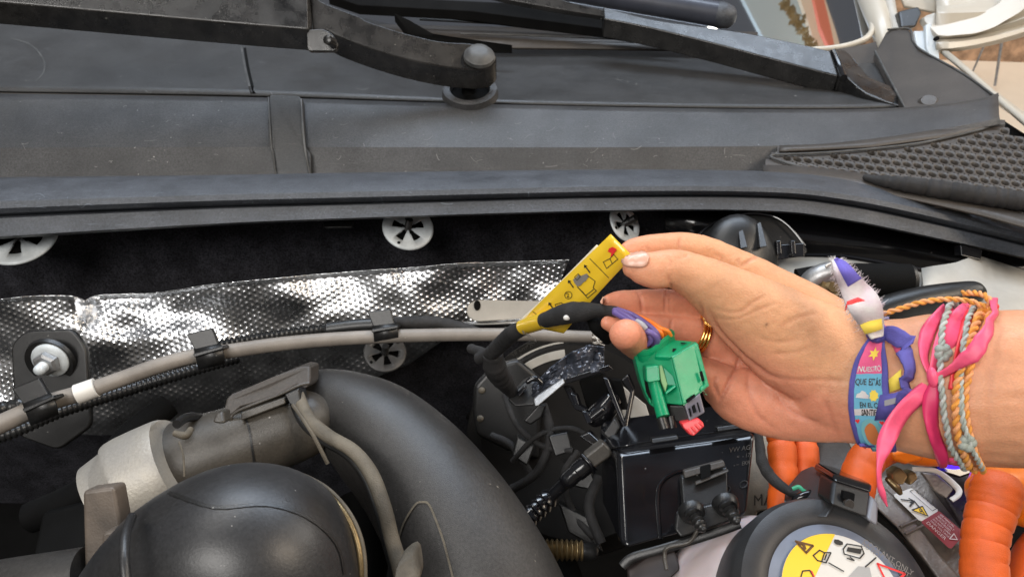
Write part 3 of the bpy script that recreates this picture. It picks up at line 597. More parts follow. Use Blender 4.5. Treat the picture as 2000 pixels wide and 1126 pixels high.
# ---- hose clips
def clip(x, y, d, ang, s, label):
    t = thing('hose_clip', (x, y, d), label, 'clip', 'black clips holding the grey hose')
    c_, s_ = math.cos(ang), math.sin(ang)
    q = lambda u, v_, k=0: (x+(u*c_-v_*s_)*s, y+(u*s_+v_*c_)*s, d+k)
    MB().plate([q(-34, -52, -.002), q(18, -52, -.002), q(24, -14, -.004), q(-22, -10, -.004)], VZ*.004).build('clip_tab', K['dark'], t, bevel=.0008)
    MB().plate([q(-30, -12, -.011), q(30, -14, -.011), q(31, -7, -.0115), q(-29, -4, -.0115)], VZ*.012).build('clip_ridge', K['dark'], t, bevel=.0008)
    R2 = []
    for u in (-26, 28):
        R2.append([P(*q(u, 22*math.sin(a), -.0095*math.cos(a)*s)) for a in [math.pi*k/9-1.35 for k in range(11)]])
    MB().grid(R2).build('clip_band', K['dark'], t, solid=.0018)
    return t
clip(408, 695, .533, -.23, 1.0, 'black clip on the grey hose above the dark folded foil, middle one')
clip(78, 798, .505, -.38, 1.1, 'black clip on the grey hose beside the white band, lowest one')
clip(752, 650, .552, -.12, .88, 'black clip above the grey hose, right-hand one next to the braided cable')
# ---- pale metal tab
tb = thing('metal_tab', (980, 610, .63), 'pale grey metal tab with a hole in front of the foil', 'metal tab')
MB().plate([(x, y, .628) for x, y, _ in rnd([(912, 595, 0), (930, 585, 0), (1090, 588, 0), (1090, 618, 0), (1020, 622, 0), (930, 628, 0), (912, 618, 0)], 9)], VZ*.003).build('tab_plate', K['bodyg'], tb, bevel=.001)
MB().lathe((932, 596, .6275), -VZ, [(.0001, .0006), (.0042, .0006), (.0042, -.001)], n=20, sx=.65).build('tab_hole', K['deep'], tb)
MB().grid([[(905, 628, .63), (960, 626, .63), (1030, 622, .63)], [(903, 634, .624), (960, 633, .624), (1025, 630, .624)], [(908, 640, .63), (960, 640, .63), (1020, 637, .63)]]).build('foil_edge', K['foil'], tb, solid=.0005)

# ================================================================ intake: duct, sleeve, collar
du = thing('intake_duct', (830, 940, .47), 'large curved matt black intake duct sweeping down in the middle', 'intake duct')
DP = [(560, 772, .515, 42), (610, 778, .508, 58), (668, 800, .50, 80), (735, 845, .49, 103), (810, 920, .475, 118), (870, 1005, .46, 132), (915, 1090, .447, 145), (955, 1180, .435, 155), (1000, 1300, .42, 160)]
MB().tube(DP, n=56, sub=8).build('duct_body', K['duct'], du, sharp=80)
dt = bvh_of(bpy.data.objects['duct_body'])
RB = [(583, 770, .462, 11), (602, 815, .448, 13), (640, 850, .438, 14), (690, 880, .425, 14), (725, 925, .415, 15), (750, 990, .405, 15), (765, 1050, .40, 15), (782, 1110, .395, 16), (800, 1200, .39, 16)]
MB().tube(RB, n=20, flat=.7).build('seam_rib', K['ductr'], du)
MB().tube([(x-13, y+9, d+.004, 7) for x, y, d, r in RB], n=12).build('seam_rib', K['dark'], du)
mb = MB(); on_surface(mb, dt, [(778, 1060), (790, 1020), (812, 985), (826, 980), (838, 984), (850, 1010), (868, 1060), (886, 1130)], .0012, .0007, dflt=.42); mb.build('moulded_panel_line', K['ductr'], du)
MB().plate([(775, 1098, .36), (812, 1066, .375), (822, 1130, .36), (800, 1180, .35), (760, 1180, .35)], VZ*.02).build('duct_foot', K['ductr'], du, bevel=.003)
cl = thing('duct_clip', (520, 775, .48), 'dark grey moulded clip gripping the top end of the intake duct', 'clip')
MB().plate([(x, y, d) for x, y, d in [(438, 800, .462), (440, 780, .462), (452, 769, .462), (520, 741, .466), (590, 712, .475), (607, 714, .475), (606, 748, .466), (596, 760, .463), (580, 752, .465), (545, 770, .462), (500, 786, .459), (470, 796, .458), (452, 812, .457), (448, 838, .457), (437, 838, .458)]], VZ*.022).build('clip_shell', K['trim'], cl, bevel=.0018, seg=3)
MB().tube([(448, 838, .455, 3), (453, 812, .455, 3), (475, 797, .455, 3), (545, 770, .459, 3), (582, 753, .462, 3), (604, 748, .464, 3)], n=8).build('clip_lip', K['sleeve'], cl)
MB().plate([(470, 805, .452), (556, 775, .457), (558, 788, .456), (470, 822, .451)], VZ*.016).build('latch_bar', K['sleeve'], cl, bevel=.001)
MB().plate([(555, 770, .455), (584, 757, .456), (590, 800, .455), (566, 790, .455)], VZ*.015).build('latch_foot', K['dark'], cl, bevel=.001)
sl = thing('coupling_sleeve', (470, 860, .47), 'dusty brown-grey sleeve joining the pale collar to the duct', 'sleeve')
MB().tube([(300, 935, .465, 92), (350, 917, .467, 94), (475, 868, .472, 80), (545, 842, .475, 72), (572, 833, .477, 70), (610, 822, .48, 62), (640, 815, .485, 40)], n=56, sub=8).build('sleeve_body', K['sleeve'], sl)
st_ = bvh_of(bpy.data.objects['sleeve_body'])
mb = MB(); on_surface(mb, st_, [(470, 800), (485, 830), (492, 870), (497, 905)], .0012, .0005, dflt=.42); mb.build('sleeve_line', K['dark'], sl)
MB().plate([(420, 806, .428), (436, 800, .43), (440, 828, .425), (412, 826, .425)], VZ*.012).build('moulded_lug', K['sleeve'], sl, bevel=.002)
MB().tube([(572, 790, .43, 4), (590, 815, .425, 4), (612, 850, .42, 4), (640, 905, .42, 4)], n=8).build('sleeve_edge', K['ductr'], sl)
co = thing('metal_collar', (280, 930, .46), 'pale silver cast collar with stepped edge, left of the sleeve', 'collar')
MB().tube([(215, 990, .447, 96), (250, 967, .449, 99), (258, 962, .449, 100), (260, 961, .449, 108), (275, 952, .45, 110), (330, 925, .452, 108), (352, 914, .453, 105), (354, 913, .453, 99), (340, 921, .453, 97)], n=64, sub=2).build('collar_body', K['alu'], co, sharp=25)
MB().tube([(350, 862, .415, 2), (358, 890, .41, 2), (360, 930, .407, 2)], n=8).build('collar_edge', K['ductr'], co)
MB().tube([(345, 828, .44, 9), (362, 816, .45, 9), (385, 814, .462, 9), (402, 824, .475, 9)], n=12).build('clamp_ear', K['dark'], co)
MB().tube([(340, 845, .42, 6), (362, 850, .42, 8), (372, 838, .43, 6)], n=10).build('clamp_tongue', K['ductr'], co)
# foreground hose and dome
dm = thing('rubber_elbow', (500, 1100, .33), 'big smooth black rubber elbow in the bottom left foreground', 'rubber elbow')
MB().tube([(120, 1400, .36, 90), (200, 1290, .355, 112), (265, 1205, .35, 134), (345, 1140, .345, 162), (430, 1100, .34, 178), (488, 1090, .338, 183), (522, 1112, .34, 180), (535, 1200, .345, 176), (540, 1330, .35, 176)], n=72, sub=10).build('elbow_body', K['dome'], dm)
et = bvh_of(bpy.data.objects['elbow_body'])
mb = MB(); on_surface(mb, et, [(330, 962), (420, 990), (520, 985), (600, 1010), (655, 1060), (672, 1120)], .0016, .0005, dflt=.33); mb.build('mould_seam', K['dark'], dm)
MB().tube([(258, 1008, .318, 9), (246, 1040, .305, 10), (243, 1090, .295, 10), (250, 1160, .29, 10)], n=14).build('hose_bead', K['dome'], dm)
rg = thing('ring_clamp', (680, 1050, .36), 'oily brown ring clamp round the right side of the rubber elbow', 'clamp')
for k, (dx, dy, r) in enumerate([(0, 0, 6.5), (-13, 8, 5), (8, -4, 4)]):
    MB().tube([(570+dx, 925+dy, .36, r), (625+dx, 952+dy, .352, r), (666+dx, 992+dy, .345, r), (692+dx, 1038+dy, .341, r), (704+dx, 1088+dy, .339, r), (705+dx, 1150+dy, .339, r), (698+dx, 1230+dy, .34, r)], n=12).build('clamp_ring', K['brass'] if k < 2 else K['ductr'], rg)
sp_ = thing('pipe_bracket', (200, 1040, .35), 'blurred brown plastic bracket standing left of the rubber elbow', 'bracket')
MB().plate([(x, y, .355) for x, y, _ in rnd([(160, 958, 0), (222, 950, 0), (238, 1040, 0), (240, 1250, 0), (168, 1250, 0)], 10)], VZ*.012).build('bracket_block', K['strap'], sp_, bevel=.004, seg=3)
MB().plate([(x, y, .335) for x, y, _ in rnd([(198, 1040, 0), (240, 1030, 0), (246, 1250, 0), (196, 1250, 0)], 10)], VZ*.010).build('bracket_rib', K['strap'], sp_, bevel=.003, seg=3)
pp = MB().tube([(-160, 1185, .37, 62), (0, 1150, .365, 56), (90, 1132, .36, 52), (170, 1118, .358, 50)], n=40).build('coolant_pipe', K['duct']); tag(pp, 'blurred dark pipe entering at the bottom left corner', 'pipe')
# dim hoses and cast parts in the shadow below
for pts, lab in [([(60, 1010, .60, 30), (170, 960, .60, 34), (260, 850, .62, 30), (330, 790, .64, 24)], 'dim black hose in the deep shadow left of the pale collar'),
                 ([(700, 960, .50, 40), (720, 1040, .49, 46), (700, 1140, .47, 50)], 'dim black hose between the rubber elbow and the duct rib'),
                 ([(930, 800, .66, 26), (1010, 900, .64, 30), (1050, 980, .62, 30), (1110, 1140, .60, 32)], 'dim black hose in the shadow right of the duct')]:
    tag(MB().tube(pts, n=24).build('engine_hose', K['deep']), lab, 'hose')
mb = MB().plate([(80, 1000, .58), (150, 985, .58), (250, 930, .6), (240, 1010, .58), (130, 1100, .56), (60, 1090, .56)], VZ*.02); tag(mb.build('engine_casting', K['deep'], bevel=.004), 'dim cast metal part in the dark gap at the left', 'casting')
# ================================================================ brake booster disc with label
bb = thing('brake_booster', (1110, 840, .62), 'dark round brake booster with a curved paper label, behind the harness', 'brake booster')
ax = (-VZ+VY*-.2+VX*-.1).normalized(); bc = P(1125, 860, .62)
MB().lathe(bc, ax, [(.0001, .012), (.03, .014), (.045, .016), (.068, .018), (.075, .018), (.082, .008), (.088, .004), (.09, -.004), (.09, -.03)], n=80, ref=VY).build('booster_shell', M('booster_paint', (.007, .006, .005), .6, mottle=.3, bump=.2, spec=.2), bb)
bt = bvh_of(bpy.data.objects['booster_shell'])
def ringpt(r, a): # point on the booster seen at radius r (px) and angle a (deg) about its centre
    return 1125+r*math.cos(math.radians(a)), 860-r*.97*math.sin(math.radians(a))
mb = MB(); A = [97+40*i/24 for i in range(25)]
mb.grid([[hit(bt, *ringpt(r, a), off=.0006, dflt=.6)[0] for a in A] for r in (168, 183, 200)]); mb.build('paper_label', K['labeld'], bb)
def surftext(mb, tree, txt, x, y, size, rot, off=.001, dflt=.6):
    p, n = hit(tree, x, y, off, dflt); ux = VX*math.cos(rot)+VY*math.sin(rot); uy = -VX*math.sin(rot)+VY*math.cos(rot)
    ux = (ux-n*ux.dot(n)).normalized(); fr = Frame(p, ux, uy); mb.text(fr, txt, 0, 0, size, n=.0006); return mb
mb = MB(); surftext(mb, bt, '0 204 85', 1040, 672, .0055, 2.75); surftext(mb, bt, '000\'', 1022, 690, .0075, 2.65); surftext(mb, bt, '1 01', 1008, 683, .005, 2.5)
fr = Frame(hit(bt, 1030, 674, .0012, .6)[0], VX, VY); mb.stroke(fr, [(0, 0), (.006, -.0018), (.007, .001), (.001, .0028)], .0007, close=True); mb.build('label_print', K['ink'], bb)
bf = thing('booster_flange', (960, 800, .60), 'dark riveted flange plate left of the brake booster', 'flange')
MB().plate([(925, 752, .60), (960, 715, .60), (1010, 700, .60), (1060, 740, .60), (1055, 900, .60), (990, 880, .60), (930, 850, .60), (922, 800, .60)], VZ*.012).build('flange_plate', K['dark'], bf, bevel=.004, seg=3)
for x, y in ((941, 762), (938, 817)): MB().ball((x, y, .598), VX*.0028, VY*.0028, VZ*.0018, 12, 8).build('rivet', K['ductr'], bf)
# ---- crumpled-film bracket and the shiny black holders
fb = thing('film_covered_bracket', (1110, 740, .54), 'black bracket wrapped in shiny crumpled film under the frayed hose end', 'bracket')
X0 = [(1100, 700), (1130, 682), (1165, 672), (1180, 690), (1168, 722), (1120, 735), (1075, 745), (1050, 770), (1035, 760), (1070, 720)]
mb = MB(); rows = []
for j in range(22):
    v_ = j/21; row = []
    for i in range(40):
        u = i/39; x = 1040+140*u; yt = interp([(1040, 752), (1075, 716), (1110, 690), (1150, 673), (1180, 676)], x); yb = interp([(1040, 775), (1075, 752), (1100, 742), (1140, 733), (1180, 722)], x)
        row.append((x, yt+(yb-yt)*v_, .53+.006*noise.noise(Vector((x*.06, (yt+(yb-yt)*v_)*.03, 3)))+.004*abs(noise.noise(Vector((x*.15, v_*6, 8))))))
    rows.append(row)
mb.grid(rows).build('film', K['film'], fb, solid=.001)
MB().plate([(1042, 780, .525), (1050, 772, .525), (1100, 738, .525), (1104, 748, .525), (1052, 792, .52), (1044, 792, .52)], VZ*.006).build('bracket_edge', K['steel'], fb, bevel=.001)
MB().plate([(1100, 740, .528), (1190, 712, .528), (1200, 720, .53), (1106, 750, .526)], VZ*.01).build('bracket_edge', K['gloss'], fb, bevel=.001)
hb = thing('cable_holder', (1010, 770, .54), 'small black plastic cable holder left of the film-covered bracket', 'holder')
MB().plate([(990, 780, .535), (1026, 742, .54), (1060, 745, .54), (1046, 792, .53), (1005, 794, .53)], VZ*.018).build('holder_body', K['dark'], hb, bevel=.002)
MB().plate([(1008, 770, .53), (1024, 752, .53), (1030, 756, .53), (1014, 775, .528)], VZ*.006).build('holder_slot', K['gloss'], hb, bevel=.001)
MB().tube([(1030, 745, .53, 5), (1045, 738, .53, 6), (1058, 748, .53, 5)], n=12, rnd_end=True).build('holder_knob', K['gloss'], hb)
MB().plate([(1022, 822, .545), (1052, 788, .545), (1068, 790, .545), (1058, 815, .545), (1036, 830, .545)], VZ*.006).build('holder_tongue', K['dark'], hb, bevel=.0015)
sb = thing('relay_holder', (1170, 790, .53), 'tangle of shiny black plastic ribs left of the green connector', 'holder')
for pts, m_ in [([(1098, 752, .53), (1116, 755, .53), (1130, 790, .52), (1148, 800, .52), (1140, 806, .52), (1122, 800, .52)], 'gloss'),
                ([(1112, 765, .525), (1126, 770, .525), (1134, 795, .52), (1122, 790, .52)], 'gloss'), ([(1134, 800, .52), (1146, 802, .52), (1158, 826, .515), (1146, 828, .515)], 'gloss'),
                ([(1176, 735, .525), (1188, 738, .525), (1226, 836, .51), (1216, 834, .51)], 'gloss'), ([(1216, 834, .51), (1226, 838, .51), (1240, 762, .52), (1232, 758, .52)], 'gloss'),
                ([(1150, 815, .50), (1176, 795, .50), (1182, 802, .50), (1156, 822, .50)], 'gloss'), ([(1212, 742, .52), (1226, 730, .52), (1240, 762, .52), (1236, 775, .52)], 'gloss'),
                ([(1190, 738, .53), (1212, 742, .53), (1226, 800, .53), (1210, 800, .53)], 'deep'), ([(1130, 742, .54), (1180, 728, .54), (1196, 800, .54), (1150, 812, .54)], 'deep'),
                ([(1130, 852, .515), (1150, 842, .515), (1172, 862, .51), (1158, 870, .51)], 'gloss'), ([(1178, 846, .50), (1200, 815, .505), (1210, 835, .50), (1195, 862, .50)], 'dark')]:
    MB().plate(pts, VZ*.008+VX*.002).build('holder_rib', K[m_], sb, bevel=.0012)
MB().tube([(1160, 815, .53, 20), (1180, 800, .53, 24), (1195, 780, .53, 20)], n=20, rnd_end=True).build('holder_barrel', K['gloss'], sb)
clt = thing('wiring_cluster', (1060, 880, .55), 'dim jumble of black wires and brackets in front of the brake booster', 'wiring')
for pts in ([(985, 770, .57, 6), (1010, 830, .56, 6), (1060, 870, .55, 6), (1120, 880, .54, 6)], [(1000, 900, .56, 5), (1050, 850, .55, 5), (1110, 835, .55, 5), (1150, 850, .54, 5)], [(1060, 790, .56, 9), (1075, 850, .55, 9), (1050, 920, .55, 9), (990, 960, .56, 9)],
            [(1130, 880, .54, 7), (1100, 930, .54, 7), (1120, 1000, .54, 7), (1160, 1050, .53, 7)], [(1170, 930, .54, 10), (1150, 990, .53, 10), (1175, 1060, .52, 10)], [(960, 850, .58, 7), (1000, 870, .57, 7), (1040, 930, .56, 7)]):
    MB().tube(pts, n=12, wob=.1).build('loose_wire', K['tape'], clt)
for pts in ([(1070, 850, .545), (1110, 842, .545), (1120, 880, .54), (1084, 892, .54)], [(1100, 900, .545), (1150, 905, .54), (1170, 960, .535), (1120, 950, .54)], [(1010, 850, .56), (1045, 870, .56), (1030, 910, .555), (1000, 890, .56)], [(1090, 980, .54), (1150, 1010, .535), (1180, 1080, .53), (1110, 1040, .535)]):
    MB().plate(pts, VZ*.01).build('hidden_bracket', K['dark'], clt, bevel=.0015)
vp = MB().plate([(1200, 740, .57), (1262, 790, .56), (1275, 832, .56), (1215, 845, .56)], VZ*.004).build('painted_bracket', K['bodyg'], bevel=.001); tag(vp, 'small beige painted metal plate behind the green connector', 'plate')

# ================================================================ control module
mo = thing('control_module', (1330, 960, .48), 'glossy black control module box below the green connector', 'module')
A_, B_, C_, D_ = (1205, 884, .475), (1480, 846, .480), (1463, 1010, .45), (1214, 1078, .442)
ext = VZ*.05-VY*.012-VX*.006
MB().plate([A_, B_, C_, D_], ext).build('module_case', K['gloss'], mo, bevel=.0045, seg=4)
MB().plate([(1188, 872, .495), (1218, 848, .513), (1455, 820, .518), (1484, 838, .497), (1480, 848, .481), (1208, 886, .476)], VY*.002+VZ*.004).build('module_lid', K['gloss'], mo, bevel=.001)
MB().tube([(1192, 874, .488, 2.2), (1215, 872, .476, 2.2), (1260, 862, .476, 2.2), (1330, 852, .477, 2.2), (1400, 843, .478, 2.2), (1478, 832, .481, 2.2)], n=8, sub=3).build('lid_rim', K['gloss'], mo)
for x, y in ((1272, 866), (1400, 843)):
    MB().plate([(x, y-10, .472), (x+52, y-17, .473), (x+54, y-8, .471), (x+2, y, .470)], VZ*.006).build('lid_latch', K['dark'], mo, bevel=.0008)
MQ = Quad(A_, B_, C_, D_)
MB().text(MQ, 'VW AG', .80, .19, .085, n=.0006, sx=.55).text(MQ, '=  - 177', .86, .28, .07, n=.0006, sx=.5).text(MQ, '- ~  EKR', .84, .37, .07, n=.0006, sx=.5).build('moulded_lettering', K['trim'], mo)
for u, v_ in ((.80, .62), (.93, .60)): MB().tube([tuple(MQ(u+.03*math.cos(t), v_+.04*math.sin(t), .0004))+(.0005,) for t in [i*.63 for i in range(11)]], n=6, sub=1, world=True).build('moulded_ring', K['dark'], mo)
mb = MB(); F = MQ
MB().tube([tuple(MQ(u, v_, .001))+(.0012,) for u, v_ in [(.30, .98), (.28, .6), (.30, .42), (.38, .33), (.5, .30), (.62, .3)]], n=8, world=True).build('case_bead', K['gloss'], mo)
hk = thing('fixing_bracket', (1380, 960, .45), 'dull grey-black bracket with a slotted catch on the front of the module', 'bracket')
MB().plate([tuple(p) for p in []] or [MQ(.44, .42, .008), MQ(.78, .40, .008), MQ(.80, .78, .009), MQ(.56, .86, .009), MQ(.46, .80, .009)], VZ*.006).build('bracket_plate', K['dark'], hk, bevel=.0012)
MB().plate([MQ(.45, .38, .012), MQ(.74, .34, .012), MQ(.76, .42, .012), MQ(.46, .47, .012)], VZ*.004).build('catch_bar', K['trim'], hk, bevel=.001)
MB().plate([MQ(.57, .38, .013), MQ(.645, .37, .013), MQ(.65, .50, .013), MQ(.575, .52, .013)], VZ*.003).build('catch_slot', K['deep'], hk, bevel=.0006)
MB().plate([MQ(.54, .53, .012), MQ(.78, .46, .012), MQ(.78, .49, .012), MQ(.54, .565, .012)], VZ*.003).build('catch_lip', K['trim'], hk, bevel=.0006)
for k, (x, y) in enumerate(((1352, 1003), (1418, 988))):
    t = thing('push_clip', (x, y, .43), ('black ribbed fir-tree push clip on the module bracket, left of the pair', 'black ribbed fir-tree push clip on the module bracket, right of the pair')[k], 'clip', 'fir-tree push clips on the bracket')
    MB().lathe((x, y, .432), -VZ+VY*.5, [(.0001, .002), (.006, .002), (.0072, 0), (.0075, -.003)], n=28).build('clip_head', K['dark'], t)
    MB().tube([(x, y, .428, 11), (x+10, y+14, .424, 11), (x+22, y+30, .418, 6)], n=14, corr=(.0028, .0011), rnd_end=True).build('ribbed_shank', K['dark'], t)
MB().plate([(1322, 1000, .438), (1440, 972, .44), (1448, 1010, .436), (1330, 1050, .432), (1318, 1035, .434)], VZ*.004).build('clip_carrier', K['dark'], hk, bevel=.0015)
lb = thing('support_strap', (1290, 1070, .44), 'bent brown-black metal support strap under the module', 'strap')
MB().tube([(1215, 1105, .44, 9, .4), (1235, 1088, .44, 9, .4), (1290, 1072, .438, 9, .4), (1380, 1045, .436, 9, .4), (1445, 1022, .435, 9, .4)], n=12).build('strap_bar', K['dark'], lb)
MB().tube([(1302, 1112, .43, 4), (1298, 1085, .435, 4), (1305, 1068, .435, 4), (1345, 1058, .433, 4), (1362, 1035, .432, 4)], n=10).build('bent_rod', K['sleeve'], lb)
MB().plate([(1225, 1115, .45), (1262, 1085, .45), (1320, 1075, .45), (1330, 1110, .44), (1290, 1150, .44), (1230, 1150, .44)], VZ*.006).build('strap_plate', M('rusty_plate', (.018, .012, .011), .5, mottle=.6), lb, bevel=.002)
# ---- hose with quick connector
qc = thing('quick_connect_hose', (1110, 950, .50), 'shiny black hose with ribs and quick connector leading to the module', 'hose')
MB().tube([(1020, 1035, .505, 14), (1034, 1012, .505, 15), (1052, 992, .502, 18), (1080, 965, .498, 17)], n=24, corr=(.005, .0013)).build('bellows', K['gloss'], qc)
MB().tube([(1078, 967, .497, 12), (1100, 945, .495, 13), (1108, 938, .494, 17), (1122, 925, .493, 17), (1128, 920, .493, 19), (1146, 906, .492, 19), (1150, 902, .492, 23)], n=24).build('connector_barrel', K['gloss'], qc)
MB().plate([(1140, 892, .485), (1178, 862, .485), (1196, 880, .485), (1194, 892, .485), (1160, 916, .485)], VZ*.014).build('connector_body', K['sleeve'], qc, bevel=.003)
MB().tube([(1136, 888, .486, 4), (1152, 905, .483, 4), (1160, 922, .486, 4)], n=10).build('lock_ring', K['gloss'], qc)
cg = MB().tube([(1040, 1072, .50, 18), (1090, 1073, .50, 18), (1140, 1074, .50, 17)], n=24, corr=(.0032, .0012)).build('corrugated_stub', K['brass']); tag(cg, 'short golden-brown corrugated pipe stub right of the duct at the bottom', 'pipe')
cs = MB().tube([(1138, 1074, .50, 18), (1156, 1076, .50, 17)], n=24, sub=3, rnd_end=True).build('pipe_plug', K['dark']); tag(cs, 'black rubber cap on the end of the corrugated stub', 'cap')

# ================================================================ right side behind the hand
hs = thing('suspension_housing', (1450, 480, .60), 'black moulded strut housing with radial ribs behind the fingers', 'housing')
MB().plate(spline([(1335, 520, .61), (1345, 485, .61), (1385, 440, .615), (1450, 418, .62), (1505, 420, .62), (1540, 440, .615), (1572, 478, .61), (1572, 498, .605), (1500, 512, .60), (1400, 560, .60), (1335, 520, .61)], 3)[:-1], VZ*.01).build('housing_plate', K['dark'], hs, bevel=.002)
MB().tube([(1345, 485, .605, 2.5), (1385, 441, .61, 2.5), (1450, 418, .615, 2.5), (1505, 421, .615, 2.5), (1540, 441, .61, 2.5), (1572, 480, .605, 2.5)], n=8).build('housing_rim', K['gloss'], hs)
MB().ball((1440, 530, .60), VX*.032, VY*.045, VZ*.02, 32, 16).build('strut_dome', K['dark'], hs)
for x, y in ((1440, 438), (1478, 436)): MB().plate([(x, y, .59), (x+9, y-4, .59), (x+22, y+45, .575), (x+6, y+48, .575)], VZ*.012).build('stiffening_rib', K['dark'], hs, bevel=.001)
for x in (1516, 1544): MB().plate([(x, 470, .592), (x+10, 468, .592), (x+12, 496, .59), (x+2, 498, .59)], VZ*.006).build('snap_hook', K['gloss'], hs, bevel=.001)
MB().plate([(1512, 478, .598), (1572, 474, .598), (1573, 500, .595), (1512, 508, .595)], VZ*.006).build('snap_rail', K['gloss'], hs, bevel=.001)
ps = MB().grid([[(x, interp(BOT, x)-25, .66) for x in range(1300, 2160, 60)], [(x, interp([(1300, 440), (1500, 500), (1700, 512), (1900, 540), (2160, 590)], x)+8, .655) for x in range(1300, 2160, 60)]]).build('plenum_side_panel', K['gloss'], solid=.003)
tag(ps, 'glossy black side panel in shadow under the hood seal, right', 'panel')
rl = thing('body_rail', (1690, 540, .62), 'white painted body rail behind the wrist', 'body rail')
MB().plate([(1500, 512, .63), (1515, 506, .63), (1568, 494, .625), (1700, 508, .62), (1860, 538, .61), (1867, 560, .60), (1850, 600, .60), (1620, 600, .62), (1500, 570, .63)], VZ*.006).build('rail_panel', K['bodyw'], rl, bevel=.002)
MB().tube([(1550, 498, .615, 4), (1640, 500, .61, 5), (1740, 516, .605, 5), (1862, 538, .60, 5)], n=8).build('rail_flange', K['gloss'], rl)
rf = MB().grid([[(x, interp([(1780, 545), (1860, 525), (1900, 512), (2000, 545), (2200, 600)], x)-8+40*k, .60-.02*k+.01*math.sin(x*.03+k)) for x in range(1800, 2210, 20)] for k in range(0, 5)]).build('inner_fender', K['bodyg'], solid=.004)
tag(rf, 'dull grey-beige inner fender panel above the forearm', 'inner fender')
ht = thing('black_pipe', (1700, 545, .58), 'matt black foam-wrapped pipe end behind the wristband tail', 'pipe'); 
MB().tube([(1560, 560, .585, 36), (1640, 548, .58, 34), (1775, 548, .575, 33)], n=32).build('foam_sleeve', K['deep'], ht)
MB().tube([(1772, 548, .576, 33), (1780, 548, .576, 31)], n=32, sub=2).build('sleeve_end', K['dark'], ht)
MB().tube([(1568, 575, .57, 18), (1590, 545, .565, 22), (1630, 530, .56, 20), (1650, 545, .56, 12)], n=20).build('pipe_clamp', K['steel'], ht)
MB().tube([(1612, 520, .555, 2.2), (1626, 514, .555, 2.2), (1650, 522, .555, 2.2), (1665, 532, .555, 2.2)], n=8).build('spring_wire', K['white'], ht)
MB().lathe((1620, 560, .56), -VZ+VX*.3, [(.0001, .004), (.004, .004), (.0055, .002), (.009, .002), (.010, -.004)], n=8).build('pipe_union', K['brass'], ht)
hp2 = MB().tube([(1640, 650, .55, 30), (1720, 612, .55, 31), (1800, 588, .552, 29), (1895, 572, .555, 24), (1912, 570, .556, 15)], n=32, rnd_end=True).build('black_hose', K['dark']); tag(hp2, 'thick black hose passing behind the orange bracelet cord', 'hose')
# ================================================================ orange high-voltage cables, bottom right
tag(MB().tube([(1512, 780, .50, 27), (1524, 850, .49, 27), (1530, 930, .48, 28), (1526, 1010, .475, 29), (1520, 1060, .47, 29)], n=28, corr=(.014, .0010, 'g'), wob=.02).build('orange_cable', K['orange']), 'orange fabric-taped cable nearest the control module, left of the upright pair', 'cable', 'orange high-voltage cables')
tag(MB().tube([(1552, 780, .51, 26), (1568, 850, .50, 26), (1572, 920, .49, 27), (1558, 1000, .485, 27), (1550, 1060, .48, 27)], n=28, corr=(.015, .0010, 'g'), wob=.02).build('orange_cable', K['orange']), 'orange fabric-taped cable of the upright pair, farther from the module', 'cable', 'orange high-voltage cables')
oc = thing('orange_cable', (1680, 910, .455), 'short thick orange cable rising from the black clip box to the wrist', 'cable', 'orange high-voltage cables')
MB().tube([(1760, 868, .46, 28), (1715, 880, .458, 34), (1688, 905, .455, 35), (1675, 945, .45, 35), (1662, 1000, .445, 34)], n=32, corr=(.010, .0007, 'g')).build('cable_sleeve', K['orange'], oc)
MB().tube([(1735, 872, .462, 20), (1790, 884, .46, 24), (1830, 886, .46, 24)], n=24, rnd_end=True).build('cable_boot', K['orange2'], oc)
MB().plate([(1740, 882, .447), (1772, 876, .447), (1808, 885, .447), (1802, 902, .447), (1770, 908, .447), (1745, 900, .447)], VZ*.012).build('boot_wing', K['orange2'], oc, bevel=.003, seg=3)
oe = thing('orange_elbow_cable', (1950, 960, .42), 'big orange elbow connector with thick ribbed orange cable going down, bottom right', 'cable')
MB().tube([(2140, 985, .44, 72), (2060, 972, .435, 70), (2000, 960, .43, 66), (1965, 952, .428, 58), (1940, 955, .42, 50), (1925, 962, .418, 40)], n=40, rnd_end=True).build('elbow_body', K['orange2'], oe)
MB().tube([(1950, 935, .405, 40), (1946, 958, .402, 47), (1940, 985, .40, 46), (1926, 1040, .395, 43), (1922, 1100, .39, 43), (1925, 1180, .385, 44), (1930, 1260, .38, 44)], n=40, corr=(.0088, .0007, 'g'), wob=.012).build('cable_sleeve', K['orange'], oe)
tag(MB().tube([(2060, 1030, .45, 30), (2010, 1085, .44, 30), (1995, 1150, .43, 30), (1990, 1230, .42, 30)], n=28, wob=.02).build('orange_cable', K['orange']), 'orange-red cable cut off by the bottom right corner of the photo', 'cable', 'orange high-voltage cables')
th = thing('thin_harness', (1510, 920, .455), 'thin black taped wire bundle with a green wire end beside the orange cables', 'wire bundle')
MB().tube([(1478, 820, .47, 7), (1484, 870, .465, 9), (1490, 905, .46, 11), (1510, 935, .455, 11), (1540, 958, .45, 9), (1560, 966, .448, 8)], n=16, wob=.15).build('tape_wrap', K['tape'], th)
MB().tube([(1548, 954, .442, 4), (1560, 950, .441, 4), (1568, 956, .44, 3.4), (1582, 962, .44, 2.4)], n=8).build('green_wire', K['gwire'], th)
MB().tube([(1540, 995, .445, 5), (1555, 975, .44, 8), (1580, 965, .44, 10), (1590, 975, .445, 10)], n=12, rnd_end=True).build('black_terminal', K['gloss'], th)

